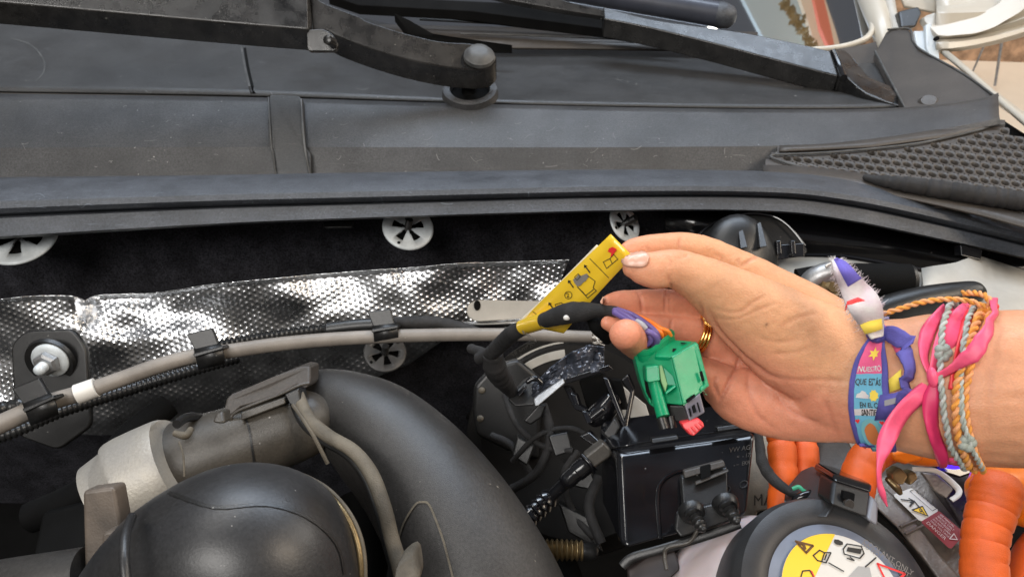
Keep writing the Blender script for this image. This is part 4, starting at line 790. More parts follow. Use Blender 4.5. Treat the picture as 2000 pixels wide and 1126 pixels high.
# ================================================================ power electronics housing
pe = thing('power_electronics', (1800, 1020, .47), 'brown-grey cast metal power electronics housing with warning labels under the wrist', 'housing')
def pz(x, y): return .50-.05*(y-930)/200
def pq(L): return [(x, y, pz(x, y)) for x, y in L]
MB().plate(pq([(1700, 930), (1750, 925), (1800, 905), (1860, 925), (1930, 1000), (2010, 1180), (1880, 1200), (1806, 1080), (1760, 1035), (1700, 975)]), VZ*.03).build('cast_cover', K['plate'], pe, bevel=.003, seg=3)
MB().plate([(x, y, pz(x, y)-.006) for x, y in [(1690, 948), (1712, 936), (1768, 985), (1835, 1080), (1908, 1160), (1868, 1180), (1800, 1086), (1752, 1030), (1694, 975)]], VZ*.01).build('cover_flange', K['plate'], pe, bevel=.002)
MB().tube([(x, y, pz(x, y)-.008, 2.4) for x, y in [(1758, 1028), (1772, 1022), (1795, 1012)]], n=8, sub=2).tube([(x, y, pz(x, y)-.008, 2.4) for x, y in [(1768, 1042), (1784, 1034), (1806, 1024)]], n=8, sub=2).build('cast_rib', K['plate'], pe)
MB().tube([(x, y, pz(x, y)-.004, 3) for x, y in [(1696, 978), (1756, 1036), (1800, 1084), (1880, 1190)]], n=8, sub=2).build('gasket_line', K['deep'], pe)
lab = thing('warning_label', (1800, 1010, .46), 'tilted warning label, white part with yellow triangle above a dark red part', 'label')
O_ = .009
LW = Quad(*[(x, y, pz(x, y)-O_) for x, y in [(1744, 966), (1782, 952), (1834, 996), (1798, 1018)]])
LR = Quad(*[(x, y, pz(x, y)-O_) for x, y in [(1798, 1018), (1834, 996), (1886, 1042), (1856, 1072)]])
def rq(q): return [q(u, v_, 0) for u, v_ in [(.06, 0), (.94, 0), (1, .06), (1, .94), (.94, 1), (.06, 1), (0, .94), (0, .06)]]
# u runs across the label, v along it
LW = Quad(LW.c[0], LW.c[1], LW.c[2], LW.c[3]); MB().plate(rq(LW), VZ*.0006).build('white_field', K['label'], lab)
MB().plate(rq(LR), VZ*.0006).build('red_field', K['redlabel'], lab)
mb = MB(); mb.stroke(LW, [(.1, .22), (.5, .42), (.42, .75)], .05, n=.0007).stroke(LW, [(.5, .42), (.15, .5)], .05, n=.0007).stroke(LW, [(.42, .28), (.5, .42), (.30, .42)], .05, n=.0007)
mb.text(LW, 'PROTECT ONLY', .93, .12, .17, n=.0007, rot=1.57, sx=.55, flipy=True); mb.stroke(LW, [(.74, .08), (.96, .08), (.96, .92), (.74, .92)], .02, n=.0007, close=True)
mb.build('label_print', K['ink'], lab)
mb = MB().poly(LW, [(.08, .62), (.58, .66), (.40, .98)], n=.0006); tri = mb.build('warning_triangle', K['yellowp'], lab)
MB().stroke(LW, [(.08, .62), (.58, .66), (.40, .98)], .035, n=.0009, close=True).stroke(LW, [(.36, .70), (.30, .78), (.40, .78), (.36, .88)], .03, n=.0009).build('triangle_print', K['ink'], tri)
mb = MB(); mb.text(LR, 'DANGER', .1, .1, .2, n=.0007, rot=1.57, sx=.8)
for k in range(5): mb.text(LR, ['HIGH VOLTAGE', 'DO NOT OPEN', 'AUTHORISED', 'SERVICE ONLY', 'SEE MANUAL'][k], .30+.13*k, .12, .12, n=.0007, rot=1.57, sx=.75)
mb.stroke(LR, [(.30, .80), (.62, .78), (.52, .95)], .03, n=.0007, close=True); mb.build('red_field_print', K['inkw'], lab)
cbk = thing('clamp_bracket', (1860, 950, .46), 'bent light metal bracket beside the small blue light', 'bracket')
MB().tube([(1782, 915, .468, 4), (1830, 920, .462, 5), (1868, 950, .455, 6), (1872, 965, .452, 6), (1858, 976, .452, 6)], n=14, flat=.5).build('bracket_edge', K['label'], cbk)
MB().plate([(1800, 922, .47), (1832, 925, .465), (1864, 955, .458), (1850, 974, .458), (1826, 958, .462)], VZ*.004).build('bracket_web', K['plate'], cbk, bevel=.001)
md = thing('drive_unit_cover', (1900, 990, .50), 'dark brownish casting with clips between the metal housing and the orange elbow', 'cover')
MB().plate([(1820, 880, .50), (1930, 890, .49), (1960, 960, .47), (1900, 1000, .47), (1950, 1080, .45), (1990, 1200, .44), (1940, 1200, .45), (1880, 1030, .47), (1840, 960, .48)], VZ*.03).build('cover_body', M('dark_casting', (.03, .022, .022), .4, mottle=.5, bump=.3), md, bevel=.003)
mb = MB().tube([(1700+34, 935, .462, 6), (1750, 950, .46, 8), (1758, 962, .46, 5)], n=10, rnd_end=True); mb.build('oily_clip', K['brass'], md)
MB().plate([(1742, 925, .465), (1760, 912, .465), (1776, 930, .462), (1765, 948, .46), (1748, 944, .46)], VZ*.01).build('oily_clip', K['brass'], md, bevel=.0015)
MB().plate([(1772, 925, .465), (1790, 920, .463), (1795, 935, .462), (1778, 950, .46)], VZ*.01).build('oily_clip', K['brass'], md, bevel=.0015)
MB().tube([(1880, 1000, .462, 5), (1910, 985, .458, 7), (1925, 1000, .455, 6)], n=12).build('hose_stub', K['dark'], md)
ld = thing('indicator_light', (1858, 906, .47), 'small glowing blue light between the cords and the orange elbow', 'light')
MB().ball((1856, 905, .464), VX*.0075-VY*-.001, VY*.0032, VZ*.003, 20, 10).build('lit_lens', K['led'], ld)
MB().plate([(1820, 884, .475), (1880, 895, .475), (1905, 925, .47), (1875, 935, .47), (1830, 920, .47)], VZ*.01).build('lamp_housing', K['gloss'], ld, bevel=.002)
mfl = MB().plate([(1560, 850, .53), (1720, 855, .52), (1700, 930, .51), (1640, 960, .50), (1585, 980, .50), (1480, 1000, .50), (1470, 1100, .5), (1440, 1100, .5), (1440, 850, .54)], VZ*.01).build('beige_casting', M('beige_casting', (.22, .18, .13), .5, mottle=.5, bump=.4), bevel=.002)
tag(mfl, 'beige metal panel behind the orange cables with handwriting on it', 'panel')
mq = Frame((1470, 985, .498), VX, VY+VX*.1); MB().text(mq, 'MA', 0, 0, .0095, n=.001, sx=.9, bold=.0).text(mq, '.', .004, -.006, .012, n=.001).build('marker_writing', K['ink'], mfl)

# ================================================================ coolant reservoir
ra = (-VZ*.80-VY*.55+VX*.12).normalized(); rc = P(1640, 1168, .395)
RB_ = thing('coolant_reservoir', rc, 'pinkish white coolant reservoir with black cap ring and round warning sticker, bottom right', 'reservoir')
MB().ball(P(1478, 1222, .452), VX*.060, VY*.064, VZ*.045, 48, 28).build('reservoir_body', K['lilac'], RB_)
MB().lathe(rc, ra, [(.030, -.004), (.0375, -.0025), (.0382, .0010), (.0395, .0020), (.0440, .0024), (.0480, .0020), (.0520, .0004), (.0540, -.004), (.0550, -.010), (.055, -.03), (.0545, -.06)], n=88, ref=VX).build('cap_ring', K['cap'], RB_)
MB().lathe(rc, ra, [(.0380, .0008), (.0365, -.004), (.0345, -.0055), (.0325, -.005)], n=80, ref=VX).build('cap_trough', K['capb'], RB_)
MB().lathe(rc, ra, [(.033, -.008), (.0325, -.001), (.031, .001), (.029, .0012), (.0001, .0014)], n=80, ref=VX).build('cap_lid', K['cap'], RB_)
sc_ = rc+ra*.0022; ux = (VX-ra*VX.dot(ra)).normalized(); uy = (VY-ra*VY.dot(ra)-ux*VY.dot(ux)).normalized()
sc_ += ux*.001
SF = Frame(sc_, ux, uy)
R0 = .0325
stk = thing('warning_sticker', sc_, 'round white and yellow warning sticker with pictograms on the reservoir cap', 'sticker')
MB().lathe(sc_, ra, [(.0001, 0), (R0, 0), (R0, -.0006)], n=72, ref=VX).build('sticker_face', K['label'], stk)
# yellow segment: all points left of the dividing line
A1, A2 = math.radians(-84), math.radians(-203)
MB().poly(SF, [(R0*math.cos(A1+(A2-A1)*i/40), R0*math.sin(A1+(A2-A1)*i/40)) for i in range(41)], n=.0003).build('yellow_segment', K['yellowp'], stk)
def S(px, py):  # a point of the sticker on the line of sight through the photograph's pixel
    d = P(px, py, 1)-CAM; t = (sc_-CAM).dot(ra)/d.dot(ra); q = CAM+d*t-sc_; return (q.dot(ux), q.dot(uy))
def zz(L): return [S(1450+x/3.636, 900+y/3.636) for x, y in L]
mb = MB(); w1 = .0007
for L, cl_ in [([(375, 570), (498, 600), (450, 650)], 1), ([(398, 588), (425, 592), (440, 625)], 0)]: mb.stroke(SF, zz(L), .0012, n=.0006, close=bool(cl_))
mb.poly(SF, zz([(420, 588), (440, 592), (452, 622), (442, 625)]), n=.0007)
mb.build('warning_print', M('ink_brown', (.12, .05, .01), .6), stk)
mb = MB()
for L, c_ in [([(500, 670), (545, 632), (580, 650), (625, 650), (590, 722), (530, 705)], 1), ([(580, 650), (560, 712)], 0), ([(595, 662), (580, 700)], 0), ([(610, 722), (715, 782)], 0),
              ([(712, 625), (740, 588), (840, 605), (860, 655), (830, 690), (720, 660)], 1), ([(760, 680), (790, 705), (740, 690)], 0), ([(412, 822), (425, 780), (475, 775), (500, 820)], 0), ([(870, 750), (945, 685)], 0)]:
    mb.stroke(SF, zz(L), w1, n=.0006, close=bool(c_))
mb.poly(SF, zz([(645, 575), (650, 555), (680, 558), (710, 575), (712, 592), (690, 598), (660, 590)]), n=.0006); mb.poly(SF, zz([(745, 610), (845, 625), (835, 660), (735, 640)]), n=.0006)
mb.build('pictogram_print', K['ink'], stk)
MB().poly(SF, zz([(750, 822), (820, 745), (900, 755), (915, 822)]), n=.0005).build('grey_print', M('print_grey', (.34, .34, .33), .5), stk)
MB().stroke(SF, zz([(955, 728), (1150, 800), (1040, 900)]), .0011, n=.0006, close=True).poly(SF, zz([(478, 775), (492, 778), (512, 822), (498, 822)]), n=.0006).build('red_print', K['inkred'], stk)
mb = MB(); a, b_ = S(1450+850/3.636, 900+580/3.636); mb.text(SF, 'COOLANT ONLY', a, b_, .0045, n=.0006, rot=.62, sx=.8); a, b_ = S(1450+838/3.636, 900+600/3.636); mb.text(SF, 'DO NOT OPEN HOT', a, b_, .0036, n=.0006, rot=.62, sx=.8); mb.build('rim_print', K['inkgrey'], stk)
# clip box and dark bracket behind the cap
kb = thing('cable_clip_box', (1665, 970, .42), 'black clip box holding the short orange cable behind the reservoir cap', 'clip')
MB().plate([(1628, 938, .425), (1702, 960, .425), (1696, 1012, .41), (1622, 985, .41)], VZ*.02).build('box_body', K['dark'], kb, bevel=.002, seg=3)
MB().plate([(1632, 924, .43), (1706, 946, .43), (1704, 964, .424), (1628, 940, .424)], VZ*.03).build('box_lip', K['gloss'], kb, bevel=.002)
MB().plate([(1648, 958, .4155), (1670, 964, .4155), (1668, 978, .4135), (1646, 972, .4135)], VZ*.003).build('box_slot', K['deep'], kb)
MB().lathe(P(1658, 984, .4135), -VZ, [(.0001, .001), (.0025, .001), (.003, -.001)], n=16).build('box_pin', K['trim'], kb)
MB().plate([(1704, 966, .424), (1718, 985, .42), (1716, 1030, .41), (1694, 1014, .41)], VZ*.02).build('box_side', M('grey_plastic', (.2, .2, .22), .4), kb, bevel=.002)
dk = MB().plate([(1566, 985, .435), (1600, 940, .44), (1632, 925, .445), (1640, 990, .42), (1620, 1012, .41), (1560, 1010, .42)], VZ*.03).build('reservoir_bracket', K['cap'], bevel=.004, seg=3)
tag(dk, 'dark grey bracket joining the reservoir cap ring to the clip box', 'bracket')
dk2 = MB().plate([(1600, 870, .50), (1660, 860, .50), (1680, 900, .49), (1640, 940, .47), (1590, 950, .47)], VZ*.02).build('cable_guide', K['trim'], bevel=.003); tag(dk2, 'grey plastic cable guide left of the short orange cable', 'guide')
# ================================================================ the person: left hand and forearm as one surface
def htube(mb, pts, n=28, sub=8):
    q = spline(pts, sub); T0 = None; C = [P(*p[:3]) for p in q]; r = [p[3]*p[2]/FPX for p in q]; fl = [p[4] for p in q]
    dirs = [(C[min(i+1, len(C)-1)]-C[max(i-1, 0)]).normalized() for i in range(len(C))]
    # rounded ends
    a, b = r[0], r[-1]
    pre = [(C[0]-dirs[0]*a*math.sin(u)*.9, a*math.cos(u)) for u in (1.45, 1.15, .8, .4)]
    post = [(C[-1]+dirs[-1]*b*math.sin(u)*.9, b*math.cos(u)) for u in (.4, .8, 1.15, 1.45)]
    C = [p[0] for p in pre]+C+[p[0] for p in post]; r = [p[1] for p in pre]+r+[p[1] for p in post]; fl = [fl[0]]*4+fl+[fl[-1]]*4; dirs = [dirs[0]]*4+dirs+[dirs[-1]]*4
    R = []; pa = None
    for c, rr_, f_, t_ in zip(C, r, fl, dirs):
        vz = (c-CAM).normalized(); a_ = t_.cross(vz)
        if a_.length < .35 and pa is not None: a_ = pa-t_*pa.dot(t_)
        a_.normalize(); pa = a_; b_ = t_.cross(a_).normalized()
        R.append([c+a_*rr_*math.cos(2*math.pi*j/n)+b_*rr_*f_*math.sin(2*math.pi*j/n) for j in range(n)])
    mb.rings(R)
THUMB = [(1236, 521, .352, 22, .7), (1250, 523, .352, 31, .75), (1280, 527, .353, 37, .82), (1316, 525, .355, 38, .9), (1362, 543, .358, 47, .9), (1410, 572, .360, 60, .8), (1475, 618, .362, 80, .62), (1550, 668, .364, 96, .52), (1630, 705, .364, 105, .5), (1700, 735, .362, 112, .6)]
INDEX = [(1222, 492, .368, 18, .8), (1240, 487, .369, 23, .85), (1290, 480, .371, 25, .9), (1345, 481, .375, 27, .95), (1395, 497, .378, 29, .9), (1450, 527, .381, 36, .8), (1520, 575, .382, 50, .7), (1600, 625, .378, 58, .7), (1690, 690, .368, 68, .8)]
MIDDLE = [(1189, 591, .370, 17, .8), (1210, 590, .373, 23, .85), (1262, 590, .378, 25.5, .9), (1312, 592, .382, 27, .9), (1365, 604, .386, 28, .9), (1425, 640, .388, 42, .6), (1500, 690, .386, 60, .5), (1600, 720, .378, 70, .5)]
RINGF = [(1186, 630, .366, 15, .8), (1212, 637, .368, 22, .85), (1262, 641, .373, 27, .9), (1320, 645, .379, 30, .9), (1372, 655, .384, 31, .9), (1430, 700, .386, 44, .6), (1510, 745, .382, 60, .5), (1600, 750, .376, 70, .5)]
PINKY = [(1222, 653, .339, 32, 1), (1229, 658, .345, 32.5, 1), (1246, 672, .358, 30, 1), (1280, 692, .368, 29, .95), (1330, 715, .376, 30, .9), (1385, 735, .378, 34, .8), (1440, 765, .378, 52, .55), (1520, 785, .375, 64, .5), (1620, 785, .37, 72, .5)]
HYPO = [(1412, 752, .380, 46, .55), (1450, 772, .378, 60, .5), (1520, 788, .375, 68, .5), (1590, 790, .371, 72, .52), (1680, 782, .364, 84, .6), (1760, 775, .358, 100, .6)]
PALMF = [(1420, 670, .388, 50, .5), (1500, 715, .384, 80, .45), (1600, 735, .376, 100, .5), (1700, 745, .366, 112, .6)]
ARM = [(1640, 732, .366, 112, .55), (1700, 744, .363, 120, .62), (1760, 750, .358, 130, .68), (1830, 754, .352, 142, .74), (1900, 757, .347, 150, .78), (2000, 758, .342, 154, .8), (2200, 762, .332, 160, .82), (2600, 780, .315, 175, .85)]
mb = MB()
for c in (THUMB, INDEX, MIDDLE, RINGF, PINKY, HYPO, PALMF, ARM): htube(mb, c)
raw = mb.build('raw', K['skin'])
m = raw.modifiers.new('r', 'REMESH'); m.mode = 'VOXEL'; m.voxel_size = .0009; m.use_smooth_shade = True
m = raw.modifiers.new('sm', 'SMOOTH'); m.factor = .5; m.iterations = 5
dg = bpy.context.evaluated_depsgraph_get(); dg.update(); me = bpy.data.meshes.new_from_object(raw.evaluated_get(dg)); org = ORG[raw.name]
V = np.array([v.co+org for v in me.vertices]); 
bpy.data.objects.remove(raw)
t0_ = BVHTree.FromPolygons([Vector(p) for p in V], [tuple(p.vertices) for p in me.polygons])
# creases: lines pressed into the skin (photo position, depth mm, half width mm)
CREASE = [([(1300, 498), (1310, 512), (1304, 520)], .35, .7), ([(1326, 492), (1338, 500), (1345, 494)], .4, .7), ([(1318, 505), (1334, 503), (1348, 496)], .3, .7), ([(1305, 535), (1308, 550), (1316, 562)], .6, .9),
          ([(1330, 462), (1326, 478), (1328, 488)], .8, .7), ([(1262, 480), (1268, 492)], .4, .7), ([(1395, 495), (1410, 505), (1398, 516)], .4, .9), ([(1445, 522), (1470, 505), (1482, 498)], .7, 1.1), ([(1440, 505), (1445, 518)], .4, .8),
          ([(1245, 568), (1253, 588), (1254, 612)], .8, 1.0), ([(1303, 566), (1299, 585), (1300, 612)], .8, .8), ([(1309, 566), (1307, 585), (1308, 612)], .5, .6),
          ([(1368, 590), (1373, 620), (1378, 640)], .9, 1.0), ([(1315, 618), (1311, 640), (1314, 668)], .6, .9),
          ([(1376, 640), (1380, 680), (1376, 720)], .6, 1.0),
          ([(1385, 600), (1440, 610), (1472, 590), (1500, 575)], .35, 1.2), ([(1395, 622), (1440, 622), (1480, 606), (1520, 590)], .3, 1.0),
          ([(1384, 603), (1400, 640), (1440, 685), (1490, 725), (1530, 745)], 1.1, 2.0), ([(1447, 688), (1438, 720), (1420, 755), (1402, 790)], 1.2, 1.3),
          ([(1406, 780), (1395, 750), (1400, 735)], .7, 1.0), ([(1465, 705), (1462, 760), (1480, 810), (1520, 842)], .5, 1.6), ([(1510, 740), (1530, 790), (1570, 815), (1600, 822)], .5, 1.6),
          ([(1500, 735), (1560, 742), (1620, 742), (1660, 745)], .35, 1.6), ([(1610, 780), (1625, 820), (1640, 862)], .5, 1.2), ([(1480, 660), (1520, 668), (1560, 662)], .3, 1.5), ([(1500, 690), (1540, 690), (1580, 680)], .25, 1.5),
          ([(1520, 640), (1560, 620), (1600, 612)], .25, 1.5), ([(1620, 730), (1622, 770), (1612, 800)], .25, 1.2), ([(1780, 640), (1775, 720), (1790, 800)], .25, 1.2), ([(1930, 700), (1932, 780), (1928, 850)], .2, 1.4)]
disp = np.zeros(len(V)); cre = np.zeros(len(V))
from mathutils.kdtree import KDTree
kd = KDTree(len(V))
for i, p in enumerate(V): kd.insert(Vector(p), i)
kd.balance()
for pts, dep, wd in CREASE:
    best = {}
    q = spline(pts, 10)
    for k, p in enumerate(q):
        loc, _ = hit(t0_, p[0], p[1], dflt=.37); fade = min(1, 3.5*min(k, len(q)-1-k)/len(q)+.15)
        for co, i, dist in kd.find_range(loc, wd*.0025):
            g_ = math.exp(-(dist/(wd*.00078))**2)*fade; best[i] = max(best.get(i, 0), g_)
    for i, g_ in best.items(): disp[i] += g_*dep*.0013; cre[i] = max(cre[i], g_*min(1, dep*1.1))
nrm = np.array([v.normal for v in me.vertices])
for i in range(len(V)):
    p = Vector(V[i]); nz = noise.noise(p*90)*.0005+noise.noise(p*260)*.00016
    V[i] += nrm[i]*(nz-disp[i])
# tendon ridge on the thumb base and the knuckle mounds
me.vertices.foreach_set('co', V.ravel()); me.update()
ca = me.color_attributes.new('skin', 'FLOAT_COLOR', 'POINT'); cols = np.zeros((len(V), 4)); cols[:, 3] = 1
Ri = _R.transposed()
for i in range(len(V)):
    p = Ri @ (Vector(V[i])-CAM); px, py = CX+FPX*p.x/-p.z, CY-FPX*p.y/-p.z
    palm = max(0, min(1, (py-(600+(px-1390)*.55))/70)); wf = max(0, min(1, (px-1660)/120)); palm = palm*(1-wf)+.3*wf
    tip = max(0, 1-(px-1190)/190)
    c = np.array([.60, .31, .168])
    red = max(palm*.75, tip*.6, .68*max(0, min(1, (-p.z-.361)/.008))*max(0, min(1, (1440-px)/60))*max(0, min(1, (py-500)/70)))
    c = c*(1-red)+np.array([.64, .225, .14])*red
    c *= 1+.10*noise.noise(Vector(V[i])*70)+.05*noise.noise(Vector(V[i])*300)
    k = cre[i]; c = c*(1-.45*k)+np.array([.42, .13, .09])*.45*k
    cols[i, :3] = np.clip(c, 0, 1)
for sx_, sy_, r_ in ((1497, 633, .0008), (1798, 652, .0009)):     # two small moles
    loc, _ = hit(t0_, sx_, sy_)
    for co, i, dist in kd.find_range(loc, .0018): cols[i, :3] *= 1-.6*math.exp(-(dist/r_)**2)
ca.data.foreach_set('color', cols.ravel())
hand = bpy.data.objects.new('person', me); COL.objects.link(hand); hcent = Vector(V.mean(0)); 
for v in me.vertices: v.co -= hcent
hand.location = hcent; ORG[hand.name] = hcent; me.shade_smooth()
tag(hand, 'left hand and bare forearm reaching in, pinching the yellow tag between thumb and index finger', 'person')
ht_ = bvh_of(hand)
# nails
def nail(pts, lift=.0005):
    """pts: four photo corners, base-top, tip-top, tip-bottom, base-bottom"""
    a, b, c, d = [np.array(p, float) for p in pts]; rows = []
    N_ = 10
    for i in range(N_+1):
        u = i/N_; row = []
        for j in range(N_+1):
            v_ = j/N_; cu = 1-.10*(2*v_-1)**2 if True else 1
            uu = .5+(u-.5)*(1-.22*(2*v_-1)**4); vv = .5+(v_-.5)*(1-.18*(2*u-1)**4)
            p = a*(1-uu)*(1-vv)+b*uu*(1-vv)+c*uu*vv+d*(1-uu)*vv
            loc, nr = hit(ht_, p[0], p[1], lift*(1.0+.5*math.sin(math.pi*v_))-.0002, dflt=.352); row.append(loc)
        rows.append(row)
    # relax the fold at the sides
    return MB().grid(rows)
nail([(1269, 496), (1224, 491), (1216, 520), (1263, 523)], .0009).build('thumbnail', K['nail'], hand, solid=.0006)
nail([(1178, 579), (1171, 590), (1176, 594), (1184, 583)], .0004).build('fingernail', K['nail'], hand, solid=.0004)
# gold ring round the ring finger
rg_ = thing('gold_ring', (1362, 650, .382), 'thin gold ring of three bands on the ring finger', 'ring')
i0 = P(1362, 652, .3825); tdir = (P(1400, 668, .386)-P(1330, 644, .379)).normalized()
a_ = tdir.cross((i0-CAM).normalized()).normalized(); b_ = tdir.cross(a_).normalized(); rr_ = 31*.3825/FPX
for k, off in enumerate((-.0019, 0, .0019)):
    MB().tube([tuple(i0+tdir*(off+.0003*math.sin(t*2+k))+a_*(rr_+.0012)*math.cos(t)+b_*(rr_*.92+.0012)*math.sin(t))+(.0009,) for t in [2*math.pi*i/40 for i in range(41)]], n=10, sub=1, world=True).build('ring_band', K['gold'], rg_)

# ================================================================ bracelets
AX = spline([(x, y, d, r, f) for x, y, d, r, f in ARM], 10)
def armpt(x, th, off=.001):
    """a point round the forearm: x along the photo's horizontal, th 0 = top edge, pi/2 = side facing the camera"""
    i = min(range(len(AX)), key=lambda k: abs(AX[k][0]-x)); j = min(i+1, len(AX)-1); k0 = max(i-1, 0)
    y, d, r, f = (float(np.interp(x, [a[0] for a in AX], [a[q] for a in AX])) for q in (1, 2, 3, 4))
    c = P(x, y, d); t = (P(*AX[j][:3])-P(*AX[k0][:3])).normalized(); vz = (c-CAM).normalized(); up = t.cross(vz).normalized()
    if up.dot(VY) > 0: up = -up
    fr_ = up.cross(t).normalized()
    if fr_.dot(vz) > 0: fr_ = -fr_
    R_ = r*d/FPX+off
    return c+up*R_*math.cos(th)+fr_*(R_-off)*f*math.sin(th)+fr_*off*math.sin(th), (up*math.cos(th)+fr_*math.sin(th))
def surf(x, y, off):
    loc, n = hit(ht_, x, y, off, dflt=.35); return loc
def ribbon(path, widths, off, solid=.0006, sub=6, world=False, wdir=None):
    """a flat band along photo points lying on (or lifted off) the skin; path (x, y[, extra lift]), width in px"""
    q = spline([(p[0], p[1], p[2] if len(p) > 2 else 0, w) for p, w in zip(path, widths)], sub); rows = []
    for i, (x, y, l, w) in enumerate(q):
        x0, y0 = q[max(i-1, 0)][:2]; x1, y1 = q[min(i+1, len(q)-1)][:2]; L_ = math.hypot(x1-x0, y1-y0) or 1; nx, ny = -(y1-y0)/L_, (x1-x0)/L_
        rows.append([surf(x+nx*w*k, y+ny*w*k, off+l) for k in (-.5, -.3, 0, .3, .5)])
    return MB().grid(rows)
def rope(points, r, mats, name, parent, pitch=.0068, closed=False):
    r *= .74; pts_=points; noise_k = len(points)
    """two strands twisted round each other"""
    L = [0]
    for a, b in zip(points[:-1], points[1:]): L.append(L[-1]+(Vector(b)-Vector(a)).length)
    n = int(L[-1]/(pitch/10)); A = np.array([tuple(p) for p in points]); tt = np.linspace(0, L[-1], n)
    C = [Vector((np.interp(t, L, A[:, 0]), np.interp(t, L, A[:, 1]), np.interp(t, L, A[:, 2]))) for t in tt]
    up_ = None; strands = [[] for _ in mats]
    for i, c in enumerate(C):
        t_ = (C[min(i+2, n-1)]-C[max(i-2, 0)]).normalized(); a = (t_.cross(VZ) if up_ is None else up_-t_*up_.dot(t_)).normalized(); up_ = a; b = t_.cross(a)
        for k in range(len(mats)):
            ph = 2*math.pi*tt[i]/pitch+2*math.pi*k/len(mats); strands[k].append(tuple(c+(a*math.cos(ph)+b*math.sin(ph))*r*.55)+(r*.62,))
    for k, m_ in enumerate(mats): MB().tube(strands[k], n=8, sub=1, world=True).build(name, m_, parent)
def skinpath(pts, off, sub=8):
    return [surf(x, y, off+(l or 0)) for x, y, l in spline([(p[0], p[1], p[2] if len(p) > 2 else 0) for p in pts], sub)]
def back(x0, x1, th0, th1, off, n=24):
    return [armpt(x0+(x1-x0)*i/n, th0+(th1-th0)*i/n, off)[0] for i in range(n+1)]
PI = math.pi
# -- printed wristband: main strap with blue edge and coloured print fields
wbd = thing('printed_wristband', (1705, 760, .35), 'colourful printed cloth wristband with words, knotted at the wrist with a frayed tail', 'wristband')
SP = [(1718, 652), (1706, 680), (1700, 720), (1698, 770), (1702, 820), (1716, 872)]; SW = [28, 50, 72, 82, 82, 74]
rows = []; spq = spline([(a, b, w) for (a, b), w in zip(SP, SW)], 8)
def strap_pt(u, v_, off):   # u across 0..1, v along 0..1
    q = spq[int(min(len(spq)-1, round(v_*(len(spq)-1))))] if 0 else None
    k = v_*(len(spq)-1); i = min(int(k), len(spq)-2); f = k-i; x, y, w = (spq[i][j]*(1-f)+spq[i+1][j]*f for j in range(3))
    return surf(x+(u-.5)*w+.0*v_, y+(u-.5)*4*math.sin(v_*3), off)
class Strap:
    def __call__(s, u, v_, n=0): return strap_pt(u, v_, .0016+n)
ST = Strap()
MB().grid([[strap_pt(u, i/40, .0013+.0006*math.sin(i*.35)) for u in (0, .12, .35, .65, .88, 1)] for i in range(41)]+[]).build('strap_edge', K['strapb'], wbd, solid=.0008)
def field(v0, v1, mat, name, u0=.14, u1=.86, n=.0014): return MB().grid([[ST(u0+(u1-u0)*j/6, v0+(v1-v0)*i/8, n) for j in range(7)] for i in range(9)]).build(name, mat, wbd)
field(.14, .44, K['strapp'], 'print_field'); field(.44, .70, K['strapc'], 'print_field'); field(.70, .745, K['strapw'], 'print_field'); field(.745, .98, K['strapc'], 'print_field')
tx = MB(); tx.text(ST, 'NUESTRO', .5, .425, .19, n=.0022, sx=1.0, align='CENTER') if 0 else None
def stext(mb, s, v_, size, n=.0021):
    # lettering bent onto the strap: u is across, v along (strap is ~70 px wide, ~225 px long)
    class F2:
        def __call__(s2, a, b, nn=0): return ST(.5+a, v_+b*.31, n)
    mb.text(F2(), s, 0, 0, size, sx=.72, align='CENTER', bold=.004); return mb
stext(MB(), 'NUESTRO', .425, .22).build('white_lettering', K['strapw'], wbd)
mb = MB(); stext(mb, 'QUE ESTÁS', .525, .20); stext(mb, 'EN EL C', .69, .19); stext(mb, 'SANTIF', .74, .17); mb.build('black_lettering', K['ink'], wbd)
mb = MB(); cc = (.62, .59)
class F3:
    def __init__(s, u, v_): s.u, s.v_ = u, v_
    def __call__(s, a, b, nn=0): return ST(s.u+a, s.v_+b*.31, .0021+nn)
MB().poly(F3(.64, .60), [((.13 if i % 2 else .10)*math.cos(i*.393), (.13 if i % 2 else .10)*math.sin(i*.393)) for i in range(16)], n=0).build('sun_print', K['strapy'], wbd)
MB().poly(F3(.36, .60), [(-.18, .05), (-.16, -.03), (-.08, -.05), (-.03, -.11), (.05, -.08), (.09, -.02), (.14, .0), (.14, .06)], n=.0002).build('cloud_print', K['strapw'], wbd)
MB().poly(F3(.52, .27), [(r*math.cos(a), r*math.sin(a)) for a, r in [(i*.524, .20 if i % 2 else .09) for i in range(12)]], n=0).build('star_print', K['strapy'], wbd)
MB().poly(F3(.5, .86), [(.26*math.cos(a), .3*math.sin(a)) for a in [i*.393 for i in range(16)]], n=0).build('round_print', M('band_teal', (.2, .5, .55), .75), wbd)
MB().poly(F3(.5, .86), [(.17*math.cos(a), .2*math.sin(a)) for a in [i*.393 for i in range(16)]], n=.0003).build('round_print', M('band_orange', (.62, .2, .06), .75), wbd)
mb = MB()
for u, v_ in ((.2, .78), (.8, .79), (.2, .93), (.82, .94)): mb.poly(F3(u, v_), [(0, .06), (-.06, 0), (-.03, -.04), (0, -.01), (.03, -.04), (.06, 0)], n=.0002)
mb.build('red_print', K['inkred'], wbd)
